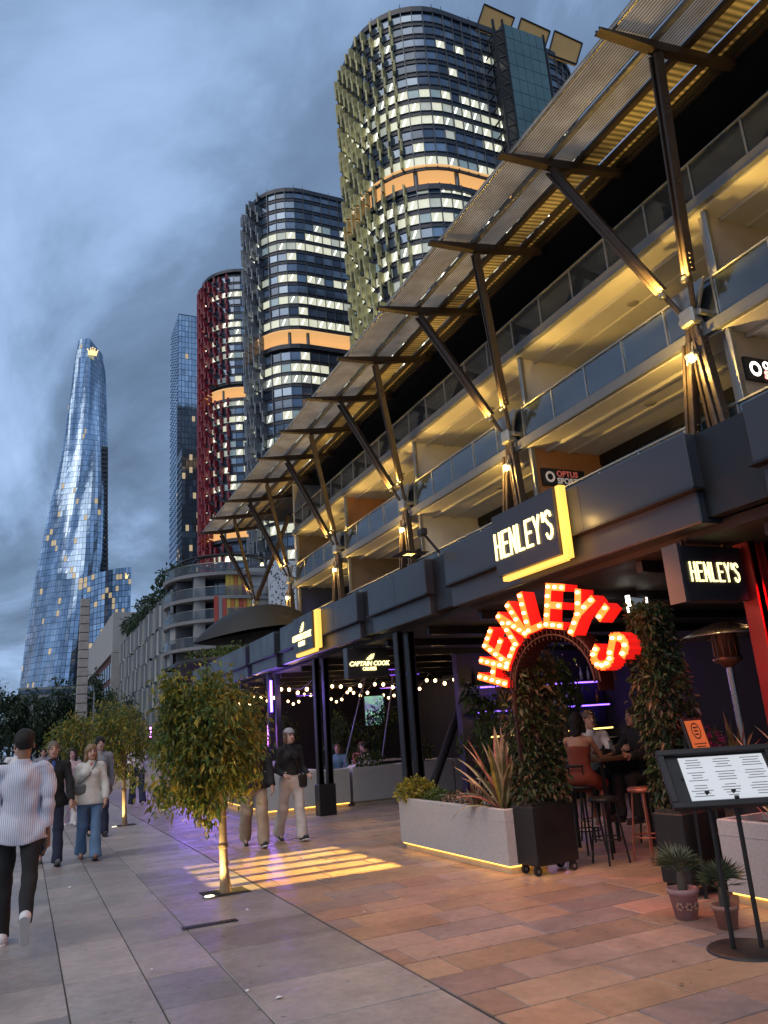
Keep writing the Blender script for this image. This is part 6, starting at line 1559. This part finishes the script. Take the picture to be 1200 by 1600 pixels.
for k, z in enumerate((21.2, 21.5)):
    b = MB(); b.tube([(CX+(5.4-k*1.6)*cos(a),CY+(5.4-k*1.6)*sin(a),z) for a in np.linspace(0,2*pi,40)], .14, 6); b.build('pergola_ring', DARK, cb_)
for a in np.linspace(pi*.9,pi*1.9,7): b = MB(); b.bar((CX+5.3*cos(a),CY+5.3*sin(a),19), (CX+5.3*cos(a),CY+5.3*sin(a),21.2), .12, .12); b.build('pergola_post', DARK, cb_)
b = MB(); b.lathe([(0,0),(.28,0),(.2,.3),(0,.35)], (CX-1,CY-4.5,20.6), 10); b.build('pergola_lamp', glow('pergola_lamp', (1,.72,.35), 4), cb_)
b = MB(); b.lathe([(0,0),(.22,0),(.16,.3),(0,.35)], (CX+3,CY-4.2,20.3), 10); b.build('pergola_lamp', MATS['pergola_lamp'], cb_)
wb2 = thing('white_block', 'plain white rendered block with striped panels and perforated screen', 'building', (26,84,0))
b = MB(); b.box((21.2,81.5,0), (34,96,19.6)); b.build('wall', WHITEW, wb2)
b = MB()
for z in (16.6,18.7): b.box((21.1,81.40,z), (26.5,81.495,z+.10))
b.build('joint', SLAB, wb2)
stm = [mat('stripe_red', (.42,.07,.05), .6, var=.1), mat('stripe_yellow', (.55,.38,.06), .6, var=.1), mat('stripe_orange', (.50,.16,.04), .6, var=.1), mat('stripe_grey', (.25,.25,.26), .6, var=.1)]
for k in range(9): b = MB(); b.box((17.6+.44*k,80.7,13.4), (17.6+.44*k+.40,80.95,16.3)); b.build('striped_panel', stm[(0,3,0,1,2,1,0,2,1)[k]], wb2)
for k in range(5): b = MB(); b.box((18.9+.44*k,80.9,16.4), (18.9+.44*k+.40,81.15,19.2)); b.build('striped_panel', stm[(1,1,2,1,0)[k]], wb2)
b = MB(); rg = np.random.default_rng(9)
b.box((23.6,80.9,13.2), (26.8,81.1,20.4)); b.build('perforated_screen', mat('screen_white', (.62,.64,.66), .6, var=.05), wb2)
q = MB(); q.lathe([(0,0),(1,0)], (0,0,0), 7)
b = MB()
for k in range(240):
    x, z, s_ = rg.uniform(23.75,26.65), rg.uniform(13.4,20.2), rg.uniform(.05,.13); vs = [(x+s_*cos(a)*.8,80.893,z+s_*sin(a)) for a in np.linspace(0,2*pi,7)[:-1]]; b.add(vs, [tuple(range(6))])
b.build('perforations', SPAN, wb2, kind='stuff')
# terrace pavilion past the verandah: dark base, shell roof, hanging greenery
pv = thing('terrace_pavilion', 'dark terrace pavilion with leaf shaped shell roof beyond the verandah', 'pavilion', (10,37,0))
b = MB(); b.box((6.9,29.5,0), (12.9,46,3.9)); b.build('base', FASCIA, pv)
SHELL = mat('dark_shell', (.012,.011,.011), .6, var=.3, scale=2)
b = MB(); vs = []; fs = []; nu, nv = 28, 10
for top in (1, 0):
    for i in range(nu+1):
        u = -1+2*i/nu
        for j in range(nv+1):
            v = -1+2*j/nv; wy = 2.6*max(0.0, 1-abs(u)**2.0); h_ = (1-abs(u)**2.2)*(1-v*v*.9)
            vs.append((10.3+3.3*u, 37+wy*v, 6.35+.30*u+(1.55 if top else -.25)*h_))
m_ = (nu+1)*(nv+1)
for t_ in (0, 1):
    for i in range(nu):
        for j in range(nv):
            a = t_*m_+i*(nv+1)+j; f_ = (a, a+1, a+nv+2, a+nv+1); fs.append(f_ if t_ else f_[::-1])
b.add(vs, fs, 0, True); b.build('shell_roof', SHELL, pv)
for (x, y) in ((9.2,36.2),(11.4,37.8)): b = MB(); b.bar((x,y,3.9), (x,y,6.3), .14, .14); b.build('post', DARK, pv)
b = MB(); b.lathe([(0,3.9),(1.9,3.95),(2.5,4.55),(2.55,4.75),(2.3,4.7),(0,4.6)], (8.0,32.6,0), 32); b.build('planter_bowl', SHELL, pv)
bush('trailing green shrubs in the dark bowl on the terrace pavilion', (8.3,32.4,4.95), (2.4,2.0,.45), 2600, .14, [LEAF[0],LEAF[3],HEDGE[0]], 91)
bush('reddish trailing shrubs at the tip of the dark bowl', (6.6,32.2,4.75), (.9,.9,.4), 700, .12, HEDGE, 92)
for k, (x, y, z) in enumerate(((7.6,40.5,5.2),(13.5,52,7.5))):
    t = thing('cafe_parasol', ['closed-in black parasol on the far terrace', 'second black parasol behind the far terrace'][k], 'parasol', (x,y,z-2.2)); b = MB(); b.lathe([(0,.55),(.8,.28),(1.5,0),(1.48,-.05),(0,.4)], (x,y,z), 8, smooth=False); b.build('canopy', SHELL, t)
    b = MB(); b.tube([(x,y,z-2.2),(x,y,z+.5)], .03, 8); b.build('pole', DARK, t)
# pylon, lamp post, far trees
py = thing('louvred_pylon', 'tall tapered pylon clad in pale louvres with dark open top', 'pylon', (4.78,80,0))
PYM = mat('weathered_louvre', (.34,.31,.28), .7, var=.2, scale=1.5)
for k in range(19):
    z = k*.83; w = .52-.10*k/19; dx = .0; b = MB(); b.cbox((4.78+dx,80,z+.40), (2*w-.02*(k % 2),1.0,.76), bev=.03); b.build('louvre', PYM, py)
b = MB(); b.box((4.4,79.6,0), (5.16,80.4,15.75)); b.build('core', DARK, py)
lp = thing('lamp_post', 'slim white lamp post beside the louvred pylon', 'lamp post', (5.15,70,0))
b = MB(); b.tube([(5.15,70,0),(5.15,70,6.2)], [.07,.045], 8); b.build('post', STEEL, lp); b = MB(); b.bar((5.15,70,5.6),(4.7,70,5.75),.06,.06); b.cbox((4.62,70,5.72),(.4,.2,.12)); b.cbox((5.2,70,4.6),(.25,.2,.4)); b.build('lamp_head', SLAB, lp)
for k, (x, y, h_, w) in enumerate(((-5.5,98,9.5,5.0),(-1.5,104,10.2,4.2),(1.6,110,9.0,4.0),(4.9,112,10.6,4.4),(8.2,108,9.6,3.6),(-9.8,106,10,5),(9.6,92,7.5,3.0),(6.8,74,5.6,2.2))):
    tree(['dark far tree left of the pylon among the far row', 'dark far tree behind the striped shirt', 'dark far tree below the hotel tower', 'tall dark far tree right behind the pylon', 'dark far tree before the brick building', 'dark far tree at the open end of the row', 'low dark tree at the foot of the panel building', 'small dark tree beside the lamp post'][k], (x,y,0), h_*.5, (x,y,h_*.55), (w*.62,w*.6,h_*.42), 44, 2600, .55 if k < 6 else .32, FARL, BARKD, 'far_tree', 'far trees at the end of the promenade', 110+k, .2, lump=.35)
